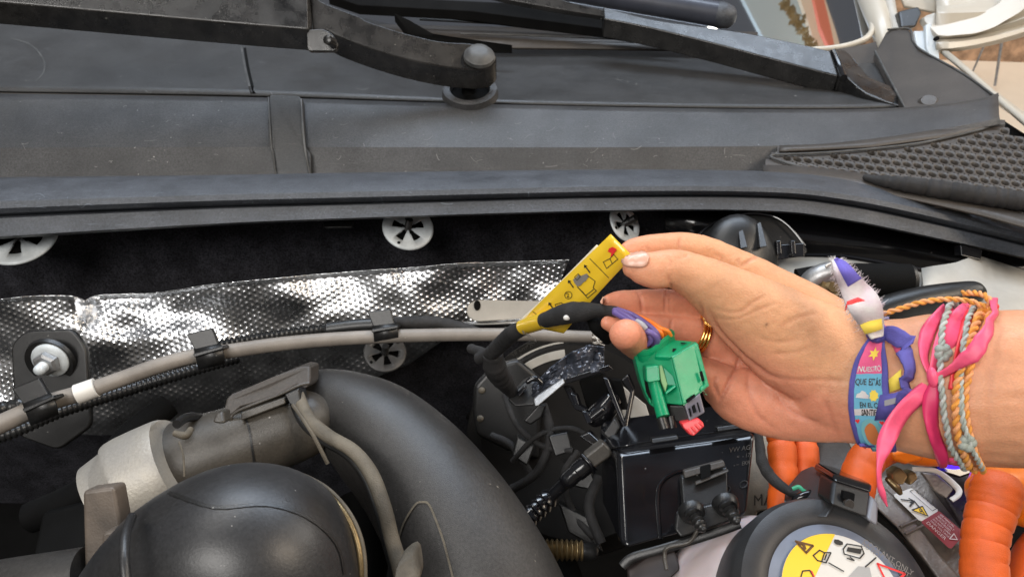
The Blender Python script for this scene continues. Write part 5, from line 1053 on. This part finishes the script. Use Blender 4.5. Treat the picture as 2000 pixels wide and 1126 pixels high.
# the knotted loop on the right of the strap, standing off the skin
lp = [(1722, 662, .006, 26), (1752, 672, .008, 30), (1778, 694, .009, 30), (1786, 730, .008, 28), (1776, 765, .006, 26), (1768, 790, .004, 28)]
q = spline(lp, 6); rows = []
for i, (x, y, l, w) in enumerate(q):
    c0 = surf(x, y, l); x0, y0 = q[max(0, i-1)][:2]; x1, y1 = q[min(len(q)-1, i+1)][:2]; L_ = math.hypot(x1-x0, y1-y0); nx, ny = -(y1-y0)/L_, (x1-x0)/L_
    wv = (VX*nx+VY*ny)*(.5*w*.35/FPX)+VZ*(.0022*math.sin(i*.25)); rows.append([c0-wv, c0-wv*.4, c0+wv*.4, c0+wv])
MB().grid(rows).build('strap_loop', K['strapb'], wbd, solid=.0008)
MB().grid([[surf(x, y, .0028) for x, y in r_] for r_ in ([(1722, 640), (1752, 668), (1772, 690)], [(1728, 652), (1745, 680), (1764, 712)])]).build('loop_print', K['strapp'], wbd, solid=.0004)
MB().grid([[surf(x, y, .0036) for x, y in ((1722, 770), (1750, 766), (1778, 752))], [surf(x, y, .0040) for x, y in ((1712, 815), (1745, 812), (1780, 786))]]).build('strap_fold', K['strapb'], wbd, solid=.0008)
MB().grid([[surf(x, y, .002) for x, y in ((1738, 742), (1762, 722))], [surf(x, y, .002) for x, y in ((1740, 765), (1760, 758))]]).build('loop_lining', K['strapy'], wbd, solid=.0004)
MB().grid([[surf(x, y, .0046) for x, y in ((1732, 779), (1760, 772))], [surf(x, y, .0046) for x, y in ((1732, 788), (1762, 781))]]).build('grey_patch', K['grwire'], wbd)
mb = MB()
for i in range(16):
    a = i/16*2*PI; mb.ball(surf(1706+10*math.cos(a), 652+14*math.sin(a*1.7), .004+.002*math.sin(a*3)), VX*.0024, VY*.0024, VZ*.002, 10, 8)
mb.build('knot', K['strapb'], wbd)
# round the back of the wrist
MB().grid([[armpt(1712-10*s_+4*math.sin(t), t, .0012)[0] for t in [PI*.93+(PI*1.12)*i/24 for i in range(25)]] for s_ in (1.6, -1.6)]).build('strap_back', K['strapb'], wbd, solid=.0008)
# frayed tail pointing up and left, free of the arm
TL = [(1712, 660, .338, 22), (1704, 632, .336, 46), (1690, 600, .336, 62), (1672, 572, .337, 56), (1655, 545, .338, 42), (1640, 522, .339, 30), (1628, 506, .340, 12)]
q = spline(TL, 8); rows = []
for i, (x, y, d, w) in enumerate(q):
    x0, y0 = q[max(0, i-1)][:2]; x1, y1 = q[min(len(q)-1, i+1)][:2]; L_ = math.hypot(x1-x0, y1-y0); nx, ny = -(y1-y0)/L_, (x1-x0)/L_
    rows.append([(x+nx*w*k, y+ny*w*k, d+.002*math.sin(i*.3+k*2)) for k in (-.5, -.17, .17, .5)])
tail = MB().grid(rows).build('frayed_tail', K['strapw'], wbd, solid=.0008)
def tq(k, i): return W3(rows[i][k])
nrow = len(rows)
MB().grid([[tq(k, i)-VZ*.0006 for k in (1, 2, 3)] for i in range(int(nrow*.60), nrow)]).build('tail_violet', M('band_violet', (.16, .13, .55), .85, bump=1, bscale=2500), wbd, solid=.0005)
MB().grid([[W3((x, y, .3345)) for x, y in L] for L in ([(1655, 588), (1676, 580), (1702, 592), (1714, 604)], [(1650, 606), (1672, 600), (1695, 606), (1712, 618)])]).build('tail_red', K['inkred'], wbd, solid=.0004)
MB().grid([[W3((x, y, .3342)) for x, y in L] for L in ([(1680, 634), (1700, 626), (1722, 622)], [(1690, 652), (1708, 648), (1724, 642)])]).build('tail_yellow', K['strapy'], wbd, solid=.0004)
mb = MB()
for i in range(300):
    f = random.random(); k = min(int((.15+.85*f)*nrow), nrow-1); s_ = random.choice((0, 3)); p = tq(s_, k); o_ = (tq(s_, k)-tq(3-s_, k)).normalized(); L_ = .0006+.0014*random.random()
    if k > nrow-4: o_ = (tq(1, nrow-1)-tq(1, nrow-4)).normalized(); p = tq(random.randint(0, 3), nrow-1)
    e_ = p+o_*L_+Vector((random.gauss(0, .0008), random.gauss(0, .0008), random.gauss(0, .0008))); mb.tube([tuple(p-o_*.0008)+(.00008,), tuple((p+e_)/2+VY*random.gauss(0, .0004))+(.00007,), tuple(e_)+(.00005,)], n=4, sub=2, world=True)
mb.build('loose_threads', K['strapw'], wbd)['kind'] = 'stuff'
# -- pink satin ribbon with bow
pr_ = thing('pink_ribbon_bracelet', (1822, 740, .35), 'shiny pink satin ribbon tied in a bow round the wrist with a long loose tail', 'ribbon')
def loopr(L, name, mat, tw=.0015):
    q = spline(L, 8); rows = []
    for i, (x, y, l, w) in enumerate(q):
        x0, y0 = q[max(0, i-1)][:2]; x1, y1 = q[min(len(q)-1, i+1)][:2]; L_ = math.hypot(x1-x0, y1-y0); nx, ny = -(y1-y0)/L_, (x1-x0)/L_
        c0 = surf(x, y, l) if l < 1 else P(x, y, l-1); wv = (VX*nx+VY*ny)*(.5*w*.345/FPX)+VZ*(tw*math.sin(i*.3)*min(1, w/20)); rows.append([c0-wv, c0-wv*.5-VZ*.0004, c0+wv*.5-VZ*.0004, c0+wv])
    return MB().grid(rows).build(name, mat, pr_, solid=.0005)
loopr([(1822, 735, .003, 12), (1808, 700, .003, 20), (1815, 655, .003, 22), (1842, 618, .003, 22), (1862, 602, .002, 22)], 'bow_loop', K['rib'])
loopr([(1830, 738, .004, 14), (1866, 722, .006, 22), (1902, 698, .010, 26), (1930, 655, .010, 22), (1938, 610, .007, 16), (1934, 590, .004, 12)], 'bow_loop', K['rib'])
loopr([(1820, 735, .0025, 14), (1838, 690, .002, 36), (1862, 650, .002, 44), (1890, 612, .0015, 40), (1900, 600, .001, 34)], 'ribbon_band', K['rib'])
loopr([(1828, 742, .003, 12), (1818, 790, .003, 26), (1828, 840, .003, 30), (1840, 880, .003, 20), (1846, 908, .003, 8)], 'ribbon_tail', M('deep_pink', (.62, .03, .12), .45))
loopr([(1822, 742, 1.3345, 10), (1798, 768, 1.332, 28), (1762, 806, 1.331, 38), (1735, 850, 1.330, 30), (1720, 900, 1.328, 16), (1718, 940, 1.328, 12), (1724, 965, 1.328, 10), (1733, 988, 1.330, 4)], 'ribbon_tail', K['rib'])
MB().ball(surf(1824, 738, .004), VX*.0022+VY*.001, VY*.0044, VZ*.0025, 20, 12).build('bow_knot', K['rib'], pr_)
loopr([(1905, 596, .0015, 18), (1885, 650, .0015, 18), (1868, 705, .0015, 16), (1860, 760, .0015, 12)], 'red_band', K['rib2'])
MB().grid([[armpt(1860+14*s_, t, .0012)[0] for t in [PI*.85+(PI*1.25)*i/24 for i in range(25)]] for s_ in (-1, 1)]).build('ribbon_back', K['rib'], pr_, solid=.0005)
# -- cords
oc_ = thing('orange_cord_bracelet', (1890, 720, .35), 'twisted orange and gold cord bracelet beside the pink ribbon', 'bracelet')
pts = skinpath([(1892, 900, .001), (1874, 850, .002), (1868, 800, .002), (1872, 740, .002), (1888, 690, .002), (1905, 640, .002), (1922, 606, .001)], .0016)
rope(pts, .0021, [K['cordo'], K['cordo2']], 'cord_strand', oc_)
rope([p+VX*.0045 for p in skinpath([(1900, 908, .001), (1882, 868, .002), (1866, 800, .002), (1870, 740, .002), (1890, 680, .002), (1912, 628, .002), (1926, 600, .001)], .0016)], .0019, [K['cordo'], K['cordo2']], 'cord_strand', oc_)
rope([P(*p) for p in spline([(1726, 612, .345), (1760, 602, .342), (1800, 590, .340), (1850, 584, .338), (1895, 588, .337), (1922, 600, .336), (1930, 612, .336)], 8)], .0016, [K['cordo'], K['cordo2']], 'cord_strand', oc_)
rope([P(*p) for p in spline([(1880, 572, .352), (1905, 572, .345), (1926, 578, .338), (1934, 596, .336), (1926, 612, .336), (1912, 622, .337)], 8)], .0017, [K['cordo'], K['cordo2']], 'cord_strand', oc_)
rope(back(1905, 1896, .15, -PI*1.02, .0018), .0019, [K['cordo'], K['cordo2']], 'cord_strand', oc_)
MB().ball(P(1944, 598, .335), VX*.0015, VY*.0015, VZ*.0015, 14, 10).build('red_bead', K['inkred'], oc_)
gc_ = thing('grey_cord_bracelet', (1850, 740, .35), 'grey-green twisted cord bracelet with knots, running under the pink bow', 'bracelet')
rope(skinpath([(1892, 604, .001), (1866, 612, .004), (1848, 640, .004), (1840, 680, .003), (1838, 730, .002), (1845, 800, .002), (1858, 860, .002), (1880, 900, .001)], .0016), .0017, [K['cordg'], K['cordg2']], 'cord_strand', gc_)
rope(skinpath([(1906, 606, .001), (1890, 640, .003), (1880, 690, .003), (1876, 740, .002), (1880, 800, .002), (1890, 850, .002), (1918, 904, .001)], .0016), .0015, [K['cordg'], K['cordg2']], 'cord_strand', gc_)
for x, y in ((1843, 692), (1888, 856)):
    p = surf(x, y, .003); mb = MB()
    for k in range(5): mb.ball(p+VX*.002*math.cos(k*1.3)+VY*.002*math.sin(k*1.3), VX*.0022, VY*.0022, VZ*.002, 10, 8)
    mb.build('cord_knot', K['cordg'], gc_)
rope(back(1880, 1880, .15, -PI*1.02, .0018), .0016, [K['cordg'], K['cordg2']], 'cord_strand', gc_)

# ================================================================ harness, yellow tag and green connector
hr = thing('wire_harness', (1080, 620, .42), 'black cloth-taped wire harness curving to the green connector, held in the fingers', 'wire harness')
MB().tube([(935, 700, .50, 12), (958, 690, .49, 14), (980, 670, .468, 16), (1005, 648, .445, 16), (1035, 635, .425, 14)], n=24, wob=.10).build('taped_section', K['tape'], hr)
MB().tube([(962, 690, .49, 19), (968, 720, .50, 22), (985, 745, .52, 18), (1000, 765, .54, 12)], n=24, wob=.15).build('taped_section', K['tape'], hr)
MB().tube([(920, 680, .53, 9), (945, 690, .51, 11), (962, 698, .50, 13)], n=20, wob=.15).build('taped_section', K['tape'], hr)
MB().tube([(1062, 626, .402, 15), (1085, 618, .393, 18), (1112, 611, .385, 21), (1140, 608, .377, 19), (1165, 606, .371, 14), (1185, 607, .368, 12), (1205, 609, .365, 11)], n=28, wob=.08).build('taped_section', K['tape'], hr)
MB().ball((1107, 620, .379), VX*.0018, VY*.0014, VZ*.0012, 14, 10).build('white_mark', K['white'], hr)
tgr = MB().tube([(1019, 640, .436, 15), (1042, 632, .418, 16), (1067, 625, .400, 16)], n=28, sub=5).build('yellow_wrap', K['yellow'], hr)
wt = bvh_of(tgr); mb = MB()
p, n_ = hit(wt, 1024, 639, .0004, .44); uxx = (P(1062, 626, .44)-P(1024, 637, .44)).normalized(); uxx = (uxx-n_*uxx.dot(n_)).normalized(); uyy = n_.cross(uxx); uyy = uyy if uyy.dot(VY) > 0 else -uyy
mb.text(Frame(p, uxx, uyy), '0K  IXIKIA  CE', 0, .003, .0032, n=.0014, sx=.75, bold=.0002).build('wrap_print', K['inkgrey'], hr)
pl_ = MB().tube([(1155, 622, .385, 10), (1165, 636, .385, 15), (1180, 652, .39, 14), (1186, 664, .395, 9)], n=18, rnd_end=True).build('cable_tie_head', K['deep'], hr)
for k, (m_, L) in enumerate([('purple', [(1200, 606, .366, 6.5), (1225, 618, .358, 6.5), (1250, 636, .352, 6.5), (1266, 650, .350, 6), (1272, 664, .350, 6), (1262, 674, .352, 5)]),
                ('purple', [(1200, 610, .364, 6), (1228, 626, .356, 6), (1254, 642, .349, 6), (1276, 652, .347, 6), (1284, 664, .349, 6), (1276, 676, .355, 5)]), ('purple', [(1200, 603, .37, 6), (1235, 615, .362, 6), (1262, 632, .356, 6), (1280, 648, .353, 6), (1288, 664, .356, 5)]),
                ('grwire', [(1243, 626, .349, 5), (1254, 634, .347, 6), (1262, 642, .3465, 5)]), ('owire', [(1215, 610, .366, 3.6), (1245, 618, .36, 3.6), (1270, 634, .356, 3.8), (1290, 648, .354, 4.2), (1294, 660, .356, 4)]),
                ('owire', [(1205, 604, .368, 3.4), (1240, 614, .363, 3.4), (1268, 626, .358, 3.6), (1290, 640, .355, 4.2), (1304, 646, .355, 4.2), (1310, 655, .357, 4)]),
                ('owire', [(1262, 630, .36, 3.6), (1280, 640, .357, 3.8), (1298, 648, .3565, 4), (1302, 660, .359, 4)])]):
    MB().tube([(x, y, min(d, .352+.00035*(1300-x)*.3) if False else d-.004, r) for x, y, d, r in L], n=12).build({'purple': 'purple_wire', 'owire': 'orange_wire', 'grwire': 'grey_wire'}[m_], K[m_], hr)

# -- yellow tag
tg = thing('yellow_tag', (1130, 550, .36), 'long yellow warning tag with black pictograms pinched between thumb and index finger', 'tag')
TQ = Quad((1193, 457, .362), (1236, 500, .3595), (1102, 650, .408), (1014, 632, .440))   # u across the strip, v from the fingers down to the cable
def tagp(u, v_):
    p = TQ(u, v_); return p+TQ.n*(.004*math.sin(v_*PI)*1.0)
class TagF:
    def __call__(s, u, v_, n=0): return tagp(u, v_)+TQ.n*n
TF = TagF()
NV = 24
rows = [[tagp(u, max(0, i/NV)) for u in (0, .33, .66, 1)] for i in range(NV+1)]
MB().grid(rows).build('tag_face', K['yellow'], tg, solid=.0005)
bk = [[tagp(u, i/NV)+(-TQ.n)*(.0022+.002*math.sin(i/NV*PI)) for u in (-.10+.06*math.sin(i/NV*PI*.9), .4, .9)] for i in range(3, NV+1)]
MB().grid(bk).build('tag_back_fold', K['tagw'], tg, solid=.0005)
# drawing positions measured on the photograph, placed on the tag's own surface
tface = bvh_of(bpy.data.objects['tag_face'])
class TS:
    """drawing surface in tag-local millimetres read through crop coordinates"""
    def __call__(s, x, y, n=0):
        loc, nr = hit(tface, 1000+x/2.68, 440+y/2.68, .0005+n, dflt=.37); return loc
TS_ = TS(); mb = MB(); w = 4.5
for L, c_ in [([(410, 172), (508, 272)], 0), ([(480, 190), (515, 172), (535, 150), (556, 175), (520, 205), (498, 224)], 1), ([(515, 172), (528, 200)], 0), ([(345, 320), (375, 348), (398, 378)], 0),
              ([(400, 262), (438, 290), (428, 325), (445, 340), (400, 378), (345, 320)], 0), ([(388, 366), (432, 332)], 0), ([(228, 412), (262, 402), (278, 420)], 0), ([(228, 412), (245, 440)], 0), ([(112, 448), (130, 462)], 0)]:
    mb.stroke(TS_, L, w*.8, n=0, close=bool(c_))
for ax_, ay, bx_, by_ in ((410, 244, 386, 212), (324, 322, 302, 292), (216, 430, 200, 408)):
    mb.stroke(TS_, [(ax_, ay), (bx_, by_)], 6, n=0); L_ = math.hypot(bx_-ax_, by_-ay); ux_, uy_ = (bx_-ax_)/L_, (by_-ay)/L_
    mb.poly(TS_, [(bx_+ux_*10, by_+uy_*10), (bx_-uy_*11-ux_*5, by_+ux_*11-uy_*5), (bx_+uy_*11-ux_*5, by_-ux_*11-uy_*5)], n=0)
mb.stroke(TS_, [(298+19*math.cos(a), 363+19*math.sin(a)) for a in [i*.393 for i in range(16)]], 3, n=0, close=True)
mb.text(TS_, '2', 289, 376, 34, n=0, rot=-.25, flipy=True)
mb.build('tag_print', K['ink'], tg)
MB().poly(TS_, [(322, 282), (340, 268), (352, 255), (365, 262), (395, 250), (406, 265), (388, 290), (376, 296), (362, 312), (345, 318), (330, 300)], n=0).build('tag_grey_print', K['inkgrey'], tg)
MB().stroke(TS_, [(333, 268), (352, 250), (364, 264), (346, 284)], 3, n=.0004, close=True).build('grey_print_outline', K['ink'], tg)
MB().poly(TS_, [(505, 135), (512, 118), (530, 110), (548, 118), (552, 126), (540, 140), (528, 158), (520, 162), (524, 142)], n=.0003).build('tag_red_print', K['inkred'], tg)

# -- green connector
gn_ = thing('green_connector', (1310, 730, .35), 'bright green plug connector with black foot hanging from the purple and orange wires', 'connector')
# axes of the plug: across, along (downwards), depth
def G(x, y, d): return (1220+x/5.117, 640+y/5.117, d)
BK = VZ*.016-VY*.002+VX*.002
MB().plate([G(470, 285, .338), G(690, 150, .345), G(845, 575, .338), G(770, 640, .336), G(590, 775, .332)], VZ*.001).build('right_face', K['green'], gn_)
MB().plate([G(470, 285, .3385), G(330, 285, .343), G(300, 200, .347), G(100, 220, .350), G(85, 250, .350), G(165, 555, .345), G(245, 760, .340), G(300, 800, .338), G(440, 760, .335), G(590, 775, .3325)], VZ*.016+VX*.001).build('plug_body', K['green'], gn_, bevel=.0007, seg=2)
MB().plate([G(455, 290, .338), G(300, 280, .3425), G(310, 230, .346), G(460, 130, .352), G(500, 118, .354), G(720, 135, .350), G(700, 160, .3455)], VY*.006+VZ*.003).build('top_face', K['green'], gn_, bevel=.0006)
MB().plate([G(470, 285, .3375), G(725, 138, .3445), G(845, 575, .3375), G(770, 640, .3355), G(590, 775, .3315)], VZ*.008+VX*-.0005).build('side_panel', K['green'], gn_, bevel=.0008)
MB().plate([G(735, 150, .344), G(848, 578, .337), G(762, 642, .3345), G(755, 600, .335), G(800, 560, .336), G(690, 190, .343)], VZ*.004-VX*.0002).build('side_rail', K['green'], gn_, bevel=.0006)
MB().plate([G(752, 440, .3365), G(775, 430, .3365), G(800, 520, .3355), G(775, 535, .3355)], VZ*.001).build('side_slot', K['deep'], gn_)
MB().plate([G(482, 205, .3435), G(520, 205, .344), G(490, 236, .342), G(478, 236, .342)], VZ*.0005).build('top_slot', K['deep'], gn_)
MB().plate([G(555, 146, .3475), G(625, 146, .3475), G(600, 156, .3465), G(570, 158, .3465)], VZ*.0005).build('top_slot', K['deep'], gn_)
# the wire entry collar: an oval tube standing up at the left
ring = []
oc0 = [G(105, 215, .347), G(150, 222, .345), G(240, 215, .344), G(310, 170, .345), G(400, 95, .349), G(470, 40, .354), G(480, 15, .357), G(440, 8, .359), G(390, 15, .359), G(300, 90, .357), G(200, 150, .354), G(120, 190, .350)]
o_out = [P(*p) for p in spline(oc0+[oc0[0]], 4)[:-1]]; cen = sum(o_out, Vector())/len(o_out); o_in = [cen+(p-cen)*.86 for p in o_out]
dn = (VY*.9+VX*.28+VZ*.2).normalized()
MB().rings([[p+dn*.014 for p in o_out], o_out, o_in, [p+dn*.010 for p in o_in]], True, False).build('entry_collar', K['green'], gn_, bevel=.0005)
MB().add([p+dn*.004 for p in o_in], [tuple(range(len(o_in)))]).build('entry_seal', K['deep'], gn_)
MB().rings([[cen+(p-cen)*s_+dn*h_ for p in o_out] for s_, h_ in ((1.0, .0007), (1.05, .001), (1.05, .0024), (1.0, .0028))], True, False).build('collar_rim', K['green'], gn_)
MB().rings([[cen+(p-cen)*s_+dn*h_ for p in o_out] for s_, h_ in ((1.0, .0095), (1.04, .010), (1.04, .0115), (1.0, .012))], True, False).build('collar_rim', K['green'], gn_)
# guide latch: a block and a rounded shaft on the left front
MB().plate([G(205, 385, .337), G(345, 372, .335), G(358, 530, .333), G(248, 545, .334), G(215, 540, .335)], VZ*.008).build('latch_block', K['green'], gn_, bevel=.0008)
MB().tube([G(303, 548, .337)+(11.0,), G(340, 720, .334)+(12.2,), G(385, 885, .331)+(12.8,)], n=24, sub=4).build('guide_shaft', K['green'], gn_, sharp=60)
MB().plate([G(345, 390, .336), G(375, 370, .3365), G(430, 560, .334), G(410, 650, .333), G(365, 530, .3335)], VZ*.003).build('latch_web', M('green_dusty', (.12, .25, .10), .5, mottle=.3), gn_, bevel=.0005)
MB().plate([G(408, 640, .3325), G(505, 568, .333), G(515, 588, .332), G(412, 668, .3315)], VZ*.006).build('cross_web', K['green'], gn_, bevel=.0005)
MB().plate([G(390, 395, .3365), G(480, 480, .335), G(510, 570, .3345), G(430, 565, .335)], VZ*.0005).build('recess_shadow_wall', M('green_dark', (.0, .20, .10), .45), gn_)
MB().plate([G(180, 420, .3445), G(200, 440, .344), G(270, 715, .339), G(255, 720, .339), G(215, 640, .341)], VZ*.0006).build('side_groove', K['deep'], gn_)
MB().plate([G(232, 690, .339), G(255, 700, .3385), G(275, 760, .3375), G(245, 745, .338)], VZ*.004).build('side_tab', K['green'], gn_, bevel=.0006)
mb = MB(); fr = Frame(P(*G(600, 330, .3405)), (P(*G(700, 270, .343))-P(*G(600, 330, .340))), (P(*G(660, 640, .3355))-P(*G(600, 330, .340))))
for k in range(12): mb.stroke(fr, [(.001*math.cos(k*2.1), .0015*k), (.001*math.cos(k*2.1)+.0006, .0015*k+.0008)], .0003, n=.0012)
mb.build('moulded_marks', M('green_mark', (.02, .22, .1), .5), gn_)
# black foot with the metal-looking lock and the red slide
MB().plate([G(440, 770, .336), G(595, 772, .334), G(650, 930, .333), G(590, 950, .334), G(530, 930, .336), G(450, 900, .337)], VZ*.012).build('black_foot', K['dark'], gn_, bevel=.0008)
MB().tube([G(365, 890, .334)+(10,), G(400, 1005, .333)+(10.5,)], n=20, sub=3).tube([G(455, 880, .337)+(9,), G(475, 1000, .336)+(9,)], n=20, sub=3).build('foot_pin', K['dark'], gn_)
MB().plate([G(598, 770, .332), G(755, 650, .334), G(805, 845, .331), G(650, 935, .3295)], VZ*.003).build('lock_plate', M('lock_grey', (.12, .11, .13), .3), gn_, bevel=.0006)
for L in ([G(640, 810, .3295), G(655, 800, .3295), G(672, 880, .329), G(658, 888, .329)], [G(672, 785, .3297), G(700, 765, .33), G(718, 835, .3292), G(688, 852, .329)], [G(722, 750, .3305), G(734, 742, .3305), G(760, 835, .3295), G(748, 842, .3295)], [G(615, 718, .3322), G(700, 660, .3325), G(708, 690, .3325), G(622, 748, .332)]):
    MB().plate(L, VZ*.0008).build('lock_slot', K['deep'], gn_)
rs = MB(); o = G
rs.plate([G(560, 950, .330), G(640, 935, .3285), G(740, 900, .328), G(790, 950, .327), G(800, 985, .3265), G(690, 1085, .326), G(640, 1060, .327), G(590, 1000, .329)], VZ*.006)
rsl = rs.build('red_slide', K['red'], gn_, bevel=.0008)
for k in range(4):
    a = G(628+k*40, 1012-k*22, .3262); b = G(662+k*40, 1058-k*26, .3258); MB().tube([a+(2.2,), b+(2.2,)], n=10, sub=2, rnd_end=True).build('grip_ridge', K['red'], rsl)
